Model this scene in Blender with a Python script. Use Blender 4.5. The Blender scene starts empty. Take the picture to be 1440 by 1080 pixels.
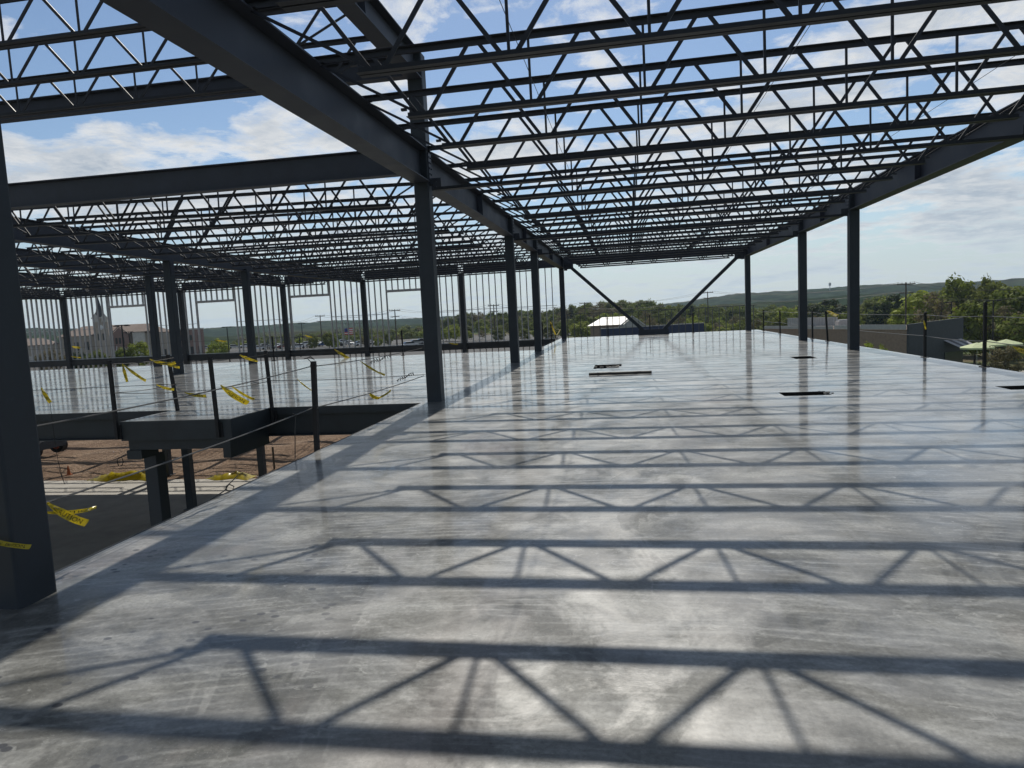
import bpy, math, random
from mathutils import Vector, Matrix, noise
S = bpy.context.scene
COL = S.collection
R = math.radians
rng = random.Random(7)

# ------------------------------------------------------------------ camera
F_PX, PITCH, ROLL, YAW, EYE = 976.84, -0.1003, -0.05, 0.167, 1.7
def cam_axes():
    cy, sy = math.cos(YAW), math.sin(YAW)
    fw = Vector((-sy*math.cos(PITCH), cy*math.cos(PITCH), math.sin(PITCH)))
    rt = Vector((cy, sy, 0)); up = rt.cross(fw)
    return fw, math.cos(ROLL)*rt+math.sin(ROLL)*up, -math.sin(ROLL)*rt+math.cos(ROLL)*up
FW, RT, UP = cam_axes()
cam = bpy.data.objects.new('camera', bpy.data.cameras.new('camera'))
COL.objects.link(cam)
m = Matrix((RT, UP, -FW)).transposed().to_4x4(); m.translation = (0, 0, EYE)
cam.matrix_world = m
cam.data.sensor_width = 36; cam.data.lens = 36*F_PX/1440
cam.data.clip_start = .05; cam.data.clip_end = 9000
S.camera = cam
def at(u, v, x=None, y=None, z=None):
    """survey of the site: where the sight line (u, v) meets a plane"""
    d = FW+RT*((u-720)/F_PX)-UP*((v-540)/F_PX)
    t = x/d.x if x is not None else y/d.y if y is not None else (z-EYE)/d.z
    return Vector((0, 0, EYE))+d*t
def pix(p):
    d = Vector(p)-Vector((0, 0, EYE)); w = d.dot(FW)
    return (720+F_PX*d.dot(RT)/w, 540-F_PX*d.dot(UP)/w) if w > .1 else (-9999, 0)

# ------------------------------------------------------------------ helpers
class MB:
    def __init__(s): s.v = []; s.f = []; s.mi = []
    def add(s, vs, fs, mi=0):
        o = len(s.v); s.v += [tuple(p) for p in vs]
        s.f += [tuple(i+o for i in f) for f in fs]; s.mi += [mi]*len(fs); return s
    def box(s, x0, y0, z0, x1, y1, z1, mi=0):
        return s.add([(x0,y0,z0),(x1,y0,z0),(x1,y1,z0),(x0,y1,z0),(x0,y0,z1),(x1,y0,z1),(x1,y1,z1),(x0,y1,z1)],
                     [(3,2,1,0),(4,5,6,7),(0,1,5,4),(1,2,6,5),(2,3,7,6),(3,0,4,7)], mi)
    def frame(s, p, q, up=(0,0,1)):
        p = Vector(p); q = Vector(q); d = (q-p).normalized()
        a = d.cross(Vector(up))
        if a.length < 1e-4: a = d.cross(Vector((1,0,0)))
        a.normalize(); return p, q, a, a.cross(d)
    def bar(s, p, q, w, h, up=(0,0,1), off=(0,0), mi=0):
        p, q, a, b = s.frame(p, q, up); o = a*off[0]+b*off[1]
        vs = [e+o+a*i*w/2+b*j*h/2 for e in (p, q) for i, j in ((-1,-1),(1,-1),(1,1),(-1,1))]
        return s.add(vs, [(0,1,2,3),(7,6,5,4),(0,4,5,1),(1,5,6,2),(2,6,7,3),(3,7,4,0)], mi)
    def tube(s, pts, r, n=6, mi=0, r2=None):
        pts = [Vector(p) for p in pts]; rings = []
        for i, p in enumerate(pts):
            d = (pts[min(i+1, len(pts)-1)]-pts[max(i-1, 0)]).normalized()
            a = d.cross(Vector((.13,.21,.97)));
            if a.length < 1e-3: a = d.cross(Vector((1,0,0)))
            a.normalize(); b = a.cross(d)
            rr = r if r2 is None else r+(r2-r)*i/(len(pts)-1)
            rings.append([p+a*rr*math.cos(2*math.pi*k/n)+b*rr*math.sin(2*math.pi*k/n) for k in range(n)])
        vs = [p for g in rings for p in g]; fs = []
        for i in range(len(pts)-1):
            for k in range(n): fs.append((i*n+k, i*n+(k+1)%n, (i+1)*n+(k+1)%n, (i+1)*n+k))
        fs.append(tuple(range(n-1,-1,-1))); fs.append(tuple((len(pts)-1)*n+k for k in range(n)))
        return s.add(vs, fs, mi)
    def prism(s, poly, axis, a, b, mi=0):
        """polygon of 2-D points swept along axis 'x' or 'y' (u,v -> other axis, z) or 'z'"""
        def P(t, c): return (t, c[0], c[1]) if axis == 'x' else (c[0], t, c[1]) if axis == 'y' else (c[0], c[1], t)
        n = len(poly); vs = [P(a, c) for c in poly]+[P(b, c) for c in poly]
        return s.add(vs, [tuple(range(n))[::-1], tuple(range(n, 2*n))]+[(i, (i+1)%n, n+(i+1)%n, n+i) for i in range(n)], mi)
    def build(s, name, mat, parent=None, origin=None, xf=None, smooth=False):
        me = bpy.data.meshes.new(name)
        o = Vector(origin) if origin is not None else (parent.location.copy() if parent is not None and xf is None else Vector())
        vs = [Vector(p)-o for p in s.v]
        if xf is not None: vs = [xf @ p for p in vs]
        me.from_pydata(vs, [], s.f); me.update()
        import bmesh
        bm = bmesh.new(); bm.from_mesh(me); bmesh.ops.recalc_face_normals(bm, faces=bm.faces); bm.to_mesh(me); bm.free()
        for mm in (mat if isinstance(mat, (list, tuple)) else [mat]): me.materials.append(mm)
        for p, i in zip(me.polygons, s.mi):
            p.material_index = i; p.use_smooth = smooth
        ob = bpy.data.objects.new(name, me); COL.objects.link(ob)
        if parent is not None: ob.parent = parent
        elif origin is not None: ob.location = origin
        return ob
def tag(o, label=None, cat=None, group=None, kind=None):
    if label: o['label'] = label
    if cat: o['category'] = cat
    if group: o['group'] = group
    if kind: o['kind'] = kind
    return o
def thing(name, loc, label, cat, group=None, rz=0):
    o = bpy.data.objects.new(name, None); COL.objects.link(o)
    o.empty_display_size = .2; o.location = loc; o.rotation_euler = (0, 0, rz)
    return tag(o, label, cat, group)
def dup(o, parent=None):
    c = o.copy(); COL.objects.link(c)
    if parent is not None: c.parent = parent
    for ch in list(o.children): dup(ch, c)
    return c
ORD = ['zeroth','first','second','third','fourth','fifth','sixth','seventh','eighth','ninth','tenth','eleventh','twelfth','thirteenth','fourteenth','fifteenth','sixteenth','seventeenth','eighteenth','nineteenth','twentieth','twenty-first','twenty-second','twenty-third','twenty-fourth','twenty-fifth','twenty-sixth','twenty-seventh','twenty-eighth','twenty-ninth','thirtieth']

# ------------------------------------------------------------------ materials
class NT:
    def __init__(s, name):
        s.m = bpy.data.materials.new(name); s.m.use_nodes = True; s.t = s.m.node_tree
        s.b = s.t.nodes['Principled BSDF']; s.out = s.t.nodes['Material Output']
    def n(s, typ, **kw):
        nd = s.t.nodes.new(typ)
        for k, v in kw.items():
            if k.startswith('i_'):
                key = k[2:].replace('_', ' ')
                nd.inputs[int(key) if key.isdigit() else key].default_value = v
            else: setattr(nd, k, v)
        return nd
    def l(s, a, b): s.t.links.new(a, b)
    def coord(s, scale=(1,1,1), kind='Object', rot=(0,0,0)):
        c = s.n('ShaderNodeTexCoord'); mp = s.n('ShaderNodeMapping')
        mp.inputs['Scale'].default_value = scale; mp.inputs['Rotation'].default_value = rot
        s.l(c.outputs[kind], mp.inputs[0]); return mp.outputs[0]
    def noise(s, vec, scale, detail=4, rough=.5, dist=0):
        nd = s.n('ShaderNodeTexNoise', i_Scale=scale, i_Detail=detail, i_Roughness=rough, i_Distortion=dist)
        s.l(vec, nd.inputs['Vector']); return nd.outputs['Fac']
    def ramp(s, fac, stops, interp='LINEAR'):
        nd = s.n('ShaderNodeValToRGB'); nd.color_ramp.interpolation = interp
        e = nd.color_ramp.elements
        while len(e) < len(stops): e.new(.5)
        for k, (p, c) in enumerate(stops):
            e[k].position = p; e[k].color = (c, c, c, 1) if isinstance(c, (int, float)) else (*c, 1)
        s.l(fac, nd.inputs[0]); return nd.outputs[0]
    def mix(s, fac, a, b, mode='MIX'):
        nd = s.n('ShaderNodeMix', data_type='RGBA', blend_type=mode)
        for sock, val in ((nd.inputs[0], fac), (nd.inputs[6], a), (nd.inputs[7], b)):
            if isinstance(val, (int, float)): sock.default_value = val
            elif isinstance(val, tuple): sock.default_value = (*val, 1)
            else: s.l(val, sock)
        return nd.outputs[2]
    def math(s, op, a, b=0, c=None):
        nd = s.n('ShaderNodeMath', operation=op)
        for i, val in enumerate((a, b, c)):
            if val is None: continue
            if isinstance(val, (int, float)): nd.inputs[i].default_value = val
            else: s.l(val, nd.inputs[i])
        return nd.outputs[0]
    def bump(s, h, strength=.2, dist=.01):
        nd = s.n('ShaderNodeBump', i_Strength=strength, i_Distance=dist)
        s.l(h, nd.inputs['Height']); s.l(nd.outputs[0], s.b.inputs['Normal'])
    def set(s, color=None, rough=None, metal=None, spec=None):
        for key, val in (('Base Color', color), ('Roughness', rough), ('Metallic', metal), ('Specular IOR Level', spec)):
            if val is None: continue
            if isinstance(val, tuple): s.b.inputs[key].default_value = (*val, 1)
            elif isinstance(val, (int, float)): s.b.inputs[key].default_value = val
            else: s.l(val, s.b.inputs[key])
        return s.m
def mottled(name, c0, c1, scale=3, rough=.7, detail=5, kind='Object', bump=0, bscale=40, stretch=(1,1,1), spec=.4):
    t = NT(name); v = t.coord(stretch, kind); n = t.noise(v, scale, detail, .6)
    t.set(t.ramp(n, [(.3, c0), (.7, c1)]), rough, spec=spec)
    if bump: t.bump(t.noise(v, bscale, 3), bump, .02)
    return t.m
def steel_mat(name, c, var=.25, rough=.5):
    t = NT(name); v = t.coord(); a = t.noise(v, 1.3, 6, .65); b = t.noise(v, 14, 4, .6)
    lo = tuple(x*(1-var) for x in c); hi = tuple(x*(1+var) for x in c)
    col = t.ramp(a, [(.3, lo), (.7, hi)])
    col = t.mix(t.ramp(b, [(.66, 0.), (.74, .35)]), col, tuple(x*1.7 for x in c))
    sc = t.noise(t.coord((1, 1, .12), rot=(.5,.3,0)), 26, 3, .75)
    col = t.mix(t.ramp(sc, [(.71, 0.), (.76, .45)]), col, tuple(min(1, x*2.6) for x in c))
    ru = t.noise(t.coord((2, 2, .8)), 2.2, 6, .7)
    col = t.mix(t.ramp(ru, [(.66, 0.), (.76, .5)]), col, (.050,.034,.026))
    t.set(col, t.ramp(a, [(.3, rough-.08), (.7, rough+.12)]), spec=.28)
    t.bump(b, .06, .003)
    return t.m
STEEL = steel_mat('primed_steel', (.041, .047, .064))
COLST = steel_mat('column_steel', (.029, .036, .045))
JOIST = steel_mat('joist_steel', (.030, .033, .042), .2)
POSTM = steel_mat('post_steel', (.016, .016, .018), .3, .6)
EDGE = steel_mat('edge_plate_steel', (.028, .034, .040), .3)
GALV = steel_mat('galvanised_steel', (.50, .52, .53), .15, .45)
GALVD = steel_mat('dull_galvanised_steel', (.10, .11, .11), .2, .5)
CABLE = steel_mat('wire_rope', (.10, .10, .10), .2, .4)
CABLED = steel_mat('dark_wire_rope', (.03, .03, .03), .2, .5)

def floor_mat():
    t = NT('sealed_concrete'); v = t.coord()
    big = t.noise(v, .33, 6, .6, .6); mid = t.noise(v, 1.7, 6, .62, .8)
    fine = t.noise(v, 38, 4, .7); sp = t.noise(v, 140, 2, .6)
    st = t.noise(t.coord((.7, 1.5, 1), rot=(0,0,.5)), 1.3, 7, .64, 2.2)     # trowel sweeps
    col = t.ramp(big, [(.34, (.092,.092,.087)), (.48, (.150,.148,.140)), (.66, (.215,.209,.193))])
    col = t.mix(.55, col, t.ramp(mid, [(.32, (.090,.090,.085)), (.68, (.215,.211,.198))]))
    col = t.mix(t.ramp(st, [(.48, 0.), (.62, .38), (.7, .12)]), col, (.40,.395,.385))
    # broad soft trowel arcs
    wv = t.n('ShaderNodeTexWave', wave_type='RINGS', rings_direction='Z', i_Scale=.55, i_Distortion=9., i_Detail=4., i_Detail_Scale=.55, i_Detail_Roughness=.6)
    t.l(t.coord((.8, 1.1, 1)), wv.inputs['Vector'])
    col = t.mix(t.math('MULTIPLY', t.ramp(wv.outputs['Fac'], [(.5, 0.), (.95, .62)]), t.ramp(mid, [(.42, 0.), (.62, 1.)])), col, (.36,.355,.34))
    # pour patches with a defined edge
    pp = t.noise(t.coord((.9, .55, 1), rot=(0,0,.25)), .55, 6, .58, .9)
    col = t.mix(1., col, t.ramp(pp, [(.42, .70), (.435, 1.), (.545, 1.08), (.553, .78), (.60, .86), (.61, 1.08)]), 'MULTIPLY')
    edge = t.ramp(t.math('ABSOLUTE', t.math('SUBTRACT', pp, .549)), [(0., .5), (.004, .25), (.010, 0.)])
    col = t.mix(t.math('MULTIPLY', edge, t.ramp(mid, [(.42, 0.), (.58, 1.)])), col, (.36,.35,.33))
    # fine trowel lines
    w2 = t.n('ShaderNodeTexWave', wave_type='RINGS', rings_direction='Z', i_Scale=3.2, i_Distortion=14., i_Detail=3., i_Detail_Scale=.16, i_Detail_Roughness=.5)
    t.l(t.coord((.8, 1.2, 1)), w2.inputs['Vector'])
    col = t.mix(t.math('MULTIPLY', t.ramp(w2.outputs['Fac'], [(.62, 0.), (1., .6)]), t.ramp(st, [(.42, 0.), (.6, 1.)])), col, (.33,.325,.31))
    # dried laitance flakes
    fl = t.noise(t.coord((1., 1.7, 1), rot=(0,0,.6)), 6., 7, .7, 1.2)
    col = t.mix(t.math('MULTIPLY', t.ramp(fl, [(.58, 0.), (.64, .7)]), t.ramp(t.noise(v, .8, 3, .5), [(.47, 0.), (.58, 1.)])), col, (.37,.365,.35))
    pk = t.noise(t.coord((.8,.5,1), rot=(0,0,.6)), .62, 4, .55)
    col = t.mix(t.ramp(pk, [(.60, 0.), (.70, .42)]), col, (.30,.245,.235))
    ye = t.noise(t.coord((.3,.5,1)), .4, 3, .5, .3)
    col = t.mix(t.ramp(ye, [(.62, 0.), (.72, .25)]), col, (.33,.30,.23))
    col = t.mix(.5, col, t.ramp(fine, [(.3, (.45,.45,.45)), (.7, (1.45,1.45,1.45))]), 'MULTIPLY')
    col = t.mix(t.ramp(sp, [(.66, 0.), (.72, .6)]), col, (.46,.46,.44))
    col = t.mix(1., col, (1.02,1.04,1.035), 'MULTIPLY')
    # dark scuffs and drips by the slab edge
    sx = t.n('ShaderNodeSeparateXYZ'); t.l(v, sx.inputs[0])
    vs = t.n('ShaderNodeTexVoronoi', i_Scale=3.1); t.l(t.coord((2.1, 2.8, 1)), vs.inputs['Vector'])
    near = t.math('MULTIPLY', t.ramp(sx.outputs[0], [(0, 0.), (1, 0.)]), 0)
    mr = t.n('ShaderNodeMapRange', i_1=-1.0, i_2=-2.0); t.l(sx.outputs[0], mr.inputs[0])
    my = t.n('ShaderNodeMapRange', i_1=6.5, i_2=4.5); t.l(sx.outputs[1], my.inputs[0])
    msk = t.math('MULTIPLY', mr.outputs[0], my.outputs[0])
    spot = t.math('MULTIPLY', t.ramp(vs.outputs['Distance'], [(.15, .9), (.20, 0.)]), t.ramp(t.noise(v, 1.1, 2), [(.43, 0.), (.5, 1.)]))
    col = t.mix(t.math('MULTIPLY', spot, msk), col, (.06,.062,.068))
    for xe in (-4.075, -4.02):
        dx = t.math('ABSOLUTE', t.math('SUBTRACT', sx.outputs[0], xe))
        col = t.mix(t.ramp(dx, [(.004, .6), (.009, 0.)]), col, (.05,.05,.05))
    # gloss: sealer film, worn in patches
    rg = t.ramp(mid, [(.3, .30), (.5, .36), (.72, .46)])
    dampn = t.noise(t.coord((1, .8, 1), rot=(0,0,.4)), .95, 7, .66, 1.0)
    damp = t.ramp(dampn, [(.44, 0.), (.56, 1.)])
    t.set(t.mix(damp, col, t.mix(1., col, (.80,.80,.80), 'MULTIPLY')), rg, spec=t.math('ADD', t.math('MULTIPLY', damp, .75), .12))
    b = t.b
    b.inputs['Coat IOR'].default_value = 1.17
    t.l(t.ramp(t.math('ADD', t.math('MULTIPLY', big, .6), t.math('MULTIPLY', st, .4)), [(.38, .45), (.50, .8), (.60, 1.)]), b.inputs['Coat Weight'])
    t.l(t.ramp(mid, [(.35, .05), (.7, .16)]), b.inputs['Coat Roughness'])
    bp = t.n('ShaderNodeBump', i_Strength=.35, i_Distance=.0035)
    hh = t.math('ADD', t.math('MULTIPLY', st, 1.0), t.math('MULTIPLY', fine, .45)); t.l(hh, bp.inputs['Height'])
    t.l(bp.outputs[0], b.inputs['Normal'])
    b2 = t.n('ShaderNodeBump', i_Strength=.25, i_Distance=.003)
    h2 = t.noise(t.coord((.6, .25, 1)), 2.2, 3, .5); t.l(h2, b2.inputs['Height']); t.l(b2.outputs[0], b.inputs['Coat Normal'])
    return t.m
FLOOR = floor_mat()
CONC = mottled('raw_concrete', (.20,.195,.18), (.34,.33,.31), 2.5, .85, bump=.2)
PALE = mottled('pale_concrete', (.30,.285,.255), (.41,.39,.355), 1.2, .8, bump=.1)
def dirt_mat():
    t = NT('red_dirt'); v = t.coord(); a = t.noise(v, .5, 7, .7); b = t.noise(v, 5, 6, .7)
    c = t.ramp(a, [(.3, (.24,.165,.115)), (.55, (.42,.30,.215)), (.75, (.55,.43,.33))])
    t.set(t.mix(.6, c, t.ramp(b, [(.3, (.45,.42,.40)), (.7, (1.3,1.25,1.2))]), 'MULTIPLY'), .95, spec=.1)
    t.bump(b, 1., .6); return t.m
DIRT = dirt_mat()
def ground_mat():
    t = NT('open_ground'); v = t.coord(); a = t.noise(v, .02, 5, .6); b = t.noise(v, .6, 5, .7)
    c = t.ramp(a, [(.35, (.045,.075,.02)), (.5, (.07,.09,.03)), (.62, (.12,.10,.06))])
    t.set(t.mix(.5, c, t.ramp(b, [(.3, .5), (.7, 1.4)]), 'MULTIPLY'), .95, spec=.1); return t.m
GROUND = ground_mat()
LAWN = mottled('lawn_grass', (.05,.09,.018), (.09,.14,.03), 1.5, .95, spec=.1)
ASPH = mottled('asphalt', (.045,.045,.047), (.075,.075,.075), 2, .9)
def leaf_mat(name, c, spread=.5):
    t = NT(name); v = t.coord(); a = t.noise(v, .9, 3, .6); oi = t.n('ShaderNodeObjectInfo')
    col = t.ramp(a, [(.3, tuple(x*.55 for x in c)), (.7, tuple(x*1.45 for x in c))])
    col = t.mix(t.math('MULTIPLY', oi.outputs['Random'], spread), col, (.11,.105,.045))
    t.set(col, .75, spec=.2)
    t.b.inputs['Subsurface Weight'].default_value = 0
    tr = t.n('ShaderNodeBsdfTranslucent'); t.l(col, tr.inputs[0])
    ms = t.n('ShaderNodeMixShader'); ms.inputs[0].default_value = .35
    t.l(t.b.outputs[0], ms.inputs[1]); t.l(tr.outputs[0], ms.inputs[2]); t.l(ms.outputs[0], t.out.inputs[0])
    return t.m
LEAF = leaf_mat('spring_leaves', (.165,.205,.036))
LEAFB = leaf_mat('bright_leaves', (.26,.31,.04), .25)
PINE = leaf_mat('pine_needles', (.030,.052,.022), .25)
TWIG = leaf_mat('budding_twigs', (.17,.145,.08), .4)
BARK = mottled('bark', (.04,.033,.027), (.09,.075,.06), 6, .95)
def tape_mat():
    t = NT('yellow_tape'); t.set((.50,.40,.02), .3, spec=.5)
    tr = t.n('ShaderNodeBsdfTranslucent'); tr.inputs[0].default_value = (.50,.38,.02,1)
    ms = t.n('ShaderNodeMixShader'); ms.inputs[0].default_value = .4
    t.l(t.b.outputs[0], ms.inputs[1]); t.l(tr.outputs[0], ms.inputs[2]); t.l(ms.outputs[0], t.out.inputs[0]); return t.m
TAPE = tape_mat()
def flat(name, c, rough=.6, metal=0, spec=.4):
    t = NT(name); v = t.coord(); n = t.noise(v, 2.5, 5, .6)
    t.set(t.ramp(n, [(.3, tuple(x*.86 for x in c)), (.7, tuple(min(1, x*1.12) for x in c))]), rough, metal, spec); return t.m
INK = flat('black_ink', (.012,.012,.012))
def brick_mat(name, c1, c2, mortar, sc=1.):
    t = NT(name); v = t.coord((sc, sc, sc), rot=(R(90), 0, 0)); b = t.n('ShaderNodeTexBrick', i_Scale=4.)
    b.inputs['Color1'].default_value = (*c1, 1); b.inputs['Color2'].default_value = (*c2, 1); b.inputs['Mortar'].default_value = (*mortar, 1)
    t.l(v, b.inputs['Vector']); t.set(b.outputs['Color'], .9, spec=.2); return t.m
BRICK = brick_mat('red_brick', (.22,.13,.105), (.28,.17,.14), (.32,.28,.25))
BRICKG = brick_mat('grey_brick', (.36,.30,.235), (.43,.365,.29), (.45,.41,.36))
STONE = flat('light_stone', (.55,.52,.46), .9)
ROOFB = flat('shingle_roof', (.19,.15,.13), .9)
ROOFD = flat('dark_slate', (.05,.052,.058), .8)
GLASS = flat('dark_glass', (.02,.025,.03), .12, 0, .6)
WHITE = flat('white_paint', (.75,.75,.73), .5)
BROWN = flat('brown_render', (.27,.20,.155), .9)
CHAR = flat('charcoal_cladding', (.040,.046,.056), .7)
PARA = flat('parapet_metal', (.38,.38,.38), .5)
BLUE = flat('blue_panel', (.02,.032,.085), .6)
RUST = flat('rusty_red', (.40,.09,.05), .7)
HOLESIDE = flat('black_opening_side', (.018,.018,.018), 1., 0, 0.1)  # near-black colour for the side faces of the floor openings
ORANGE = flat('orange_paint', (.40,.11,.03), .6)
RUBBER = flat('black_rubber', (.018,.018,.018), .8)
WOODP = flat('weathered_pole', (.09,.075,.06), .9)
CANOPY = flat('lime_canvas', (.50,.56,.33), .8)
CLOTHD = flat('dark_furniture', (.06,.06,.06), .7)
GREYF = flat('grey_furniture', (.4,.4,.4), .6)
RED = flat('flag_red', (.5,.03,.04), .8)
NAVY = flat('flag_blue', (.03,.05,.2), .8)

# ------------------------------------------------------------------ frame grid (metres)
XA, XB = -3.91, 7.26
YA = [3.80, 13.73, 24.12, 30.70, 43.90]
ZG, ZGB = 5.00, 5.08            # top of girder A, girder B
ZL = -5.5                       # lower floor
S2 = .15                        # half column width

# ---- slab
def slab():
    xs = [-46, -9.73, -7.45, -4.15, -1.02, -1.0, -.62, -.19, .6, 2.74, 3.54, 4.80, 5.40, 6.40, 7.2, 7.92]
    ys = [-4, 11.95, 12.93, 13.47, 18.2, 18.36, 20.25, 20.75, 21.1, 21.62, 22.0, 31.75, 44.62]
    def solid(x, y):
        if x < -4.15:
            if y > 31.75: return False
            if y < 13.47: return -9.73 < x < -7.45 and y > 11.95
        if 20.75 < y < 21.62 and -1.0 < x < -.19: return False
        if 20.25 < y < 20.75 and -1.0 < x < -.62: return False
        if 21.1 < y < 22.0 and 4.8 < x < 5.4: return False
        if 12.93 < y < 13.47 and (2.74 < x < 3.54 or 6.4 < x < 7.2): return False
        return True
    nx, ny = len(xs)-1, len(ys)-1
    g = [[solid((xs[i]+xs[i+1])/2, (ys[j]+ys[j+1])/2) for j in range(ny)] for i in range(nx)]
    mb = MB(); zt, zb = 0, -.14; idx = {}
    def V(i, j, k):
        if (i, j, k) not in idx:
            idx[(i, j, k)] = len(mb.v); mb.v.append((xs[i], ys[j], zt if k else zb))
        return idx[(i, j, k)]
    def G(i, j): return 0 <= i < nx and 0 <= j < ny and g[i][j]
    def H(i, j): return 0 < i < nx-1 and xs[i] > -2 and 0 < j < ny-1
    for i in range(nx):
        for j in range(ny):
            if not g[i][j]: continue
            q = [(i,j),(i+1,j),(i+1,j+1),(i,j+1)]
            mb.f.append(tuple(V(a,b,1) for a,b in q)); mb.mi.append(0)
            mb.f.append(tuple(V(a,b,0) for a,b in q[::-1])); mb.mi.append(1)
            for (di,dj),(a,b) in {(0,-1):(0,1),(1,0):(1,2),(0,1):(2,3),(-1,0):(3,0)}.items():
                if not G(i+di, j+dj):
                    A, B = q[a], q[b]
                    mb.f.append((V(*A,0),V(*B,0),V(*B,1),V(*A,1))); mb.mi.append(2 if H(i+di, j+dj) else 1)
    return mb.build('concrete_slab', [FLOOR, CONC, HOLESIDE])
tag(slab(), kind='structure')
# rough concrete crumbs at the broken rims of the openings
def rubble(name, cx, cy, z, n, sx, sy, r, label):
    mb = MB()
    for k in range(n):
        x, y, q = cx+rng.uniform(-sx, sx), cy+rng.uniform(-sy, sy), r*rng.uniform(.5, 1.4)
        pts = [(x+q*rng.uniform(.6,1.2)*a, y+q*rng.uniform(.6,1.2)*b, z+(q*rng.uniform(.5,1) if c else 0)) for c in (0,1) for a,b in ((-1,-1),(1,-1),(1,1),(-1,1))]
        mb.add(pts, [(3,2,1,0),(4,5,6,7),(0,1,5,4),(1,2,6,5),(2,3,7,6),(3,0,4,7)])
    return tag(mb.build(name, CONC, origin=(cx, cy, z)), label, 'rubble', kind='stuff')
tag(MB().box(-1.02, 18.22, .002, .6, 18.40, .055).build('timber_plank', flat('dark_wet_timber', (.03,.028,.026), .7), origin=(-.2, 18.3, 0)), 'dark flat plank lying on the slab just in front of the far floor opening', 'plank')
rubble('concrete_crumbs', -.62, 20.6, 0, 16, .35, .12, .035, 'broken concrete crumbs along the near rim of the floor opening')
rubble('concrete_crumbs', 3.5, 13.2, 0, 12, .10, .22, .016, 'broken concrete crumbs at the right rim of the floor opening')

# ---- generic steel members
def ibeam(name, p, q, depth, bf, label, cat='beam', group=None, mat=STEEL, tw=.014, tf=.022, stiff=()):
    """p, q = ends of the underside centre line"""
    p, q = Vector(p), Vector(q); mid = (p+q)/2
    t = thing(name, mid, label, cat, group)
    d = (q-p).normalized(); zb = depth/2
    up = Vector((0,0,1))
    MB().bar(p+up*zb, q+up*zb, tw, depth-2*tf-.004).build('web', mat, t)
    MB().bar(p+up*(tf/2), q+up*(tf/2), bf, tf).build('bottom_flange', mat, t)
    MB().bar(p+up*(depth-tf/2), q+up*(depth-tf/2), bf, tf).build('top_flange', mat, t)
    for s_ in stiff:
        c = p.lerp(q, s_)+up*zb
        MB().bar(c-d*.006, c+d*.006, bf*.86, depth-2*tf-.01).build('stiffener', mat, t)
    return t
def column(name, x, y, z0, z1, label, s=S2, plates=(), group='steel columns of the frame', base=False, mat=COLST):
    t = thing(name, (x, y, z0), label, 'column', group)
    r = .022; c = []
    for a, (sx, sy) in enumerate(((1,1),(-1,1),(-1,-1),(1,-1))):
        for k in range(4):
            an = math.pi/2*a+math.pi/2*k/3
            c.append((x+sx*(s-r)+r*math.cos(an), y+sy*(s-r)+r*math.sin(an)))
    MB().prism(c, 'z', z0, z1).build('shaft', mat, t)
    if base: MB().box(x-s-.08, y-s-.08, z0, x+s+.08, y+s+.08, z0+.03).build('base_plate', mat, t)
    for (pn, b) in plates:
        mb = MB().box(*b)
        if pn == 'connection_plate':
            sd_ = 1 if b[0] > x else -1; bx = b[3] if sd_ > 0 else b[0]
            for k in range(5):
                for q_ in (-.055, .055):
                    zc_ = b[2]+.08+k*(b[5]-b[2]-.16)/4; mb.tube([(bx+sd_*.001, y+q_, zc_), (bx+sd_*.016, y+q_, zc_)], .018, 6)
        elif pn == 'stabilizer_plate':
            for k in (0, 1): mb.tube([((b[0]+b[3])/2, b[1]-.015, b[2]+.07+k*.1), ((b[0]+b[3])/2, b[1]-.001, b[2]+.07+k*.1)], .016, 6)
        mb.build(pn, STEEL, t)
    return t
ORDC = ['tall steel column at the left edge of the photo by the slab edge',
        'tall steel column rising past the roof girder, left of centre',
        'steel column standing second beyond the slab opening on the main girder line',
        'steel column just right of the pair under the main girder, third beyond the opening',
        'far corner steel column where the left diagonal brace starts']
for i, y in enumerate(YA):
    top = 6.32 if i == 0 else 6.83 if i == 1 else ZG+.0
    pl = []
    z0 = ZG-.63
    pl.append(('connection_plate', (XA+S2+.002, y-.10, z0-.02, XA+S2+.018, y+.10, ZG-.06)))
    if i: pl.append(('stabilizer_plate', (XA+S2+.02, y-.008, 4.22, XA+S2+.22, y+.008, 4.46)))
    if i == 4: pl.append(('gusset_plate', (XA+S2+.02, y-.03, 4.3, XA+.75, y-.012, 4.98)))
    column('steel_column', XA-.07 if i == 0 else XA, y, 0, top, ORDC[i], plates=pl)
LB = ['steel column out at the right girder line nearest the camera', 'widest steel column of the right girder line, by the brown building',
      'middle steel column of the right girder line', 'far right corner steel column where the right diagonal brace starts']
for i, y in enumerate(YA[1:]):
    pl = [('connection_plate', (XB-S2-.018, y-.10, ZGB-.63, XB-S2-.002, y+.10, ZGB-.06)),
          ('stabilizer_plate', (XB-S2-.22, y-.008, 4.28, XB-S2-.02, y+.008, 4.52))]
    if i == 3: pl.append(('gusset_plate', (XB-.75, y-.03, 4.3, XB-S2-.02, y-.012, 4.98)))
    column('steel_column', XB, y, 0, ZGB, LB[i], plates=pl)
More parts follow.
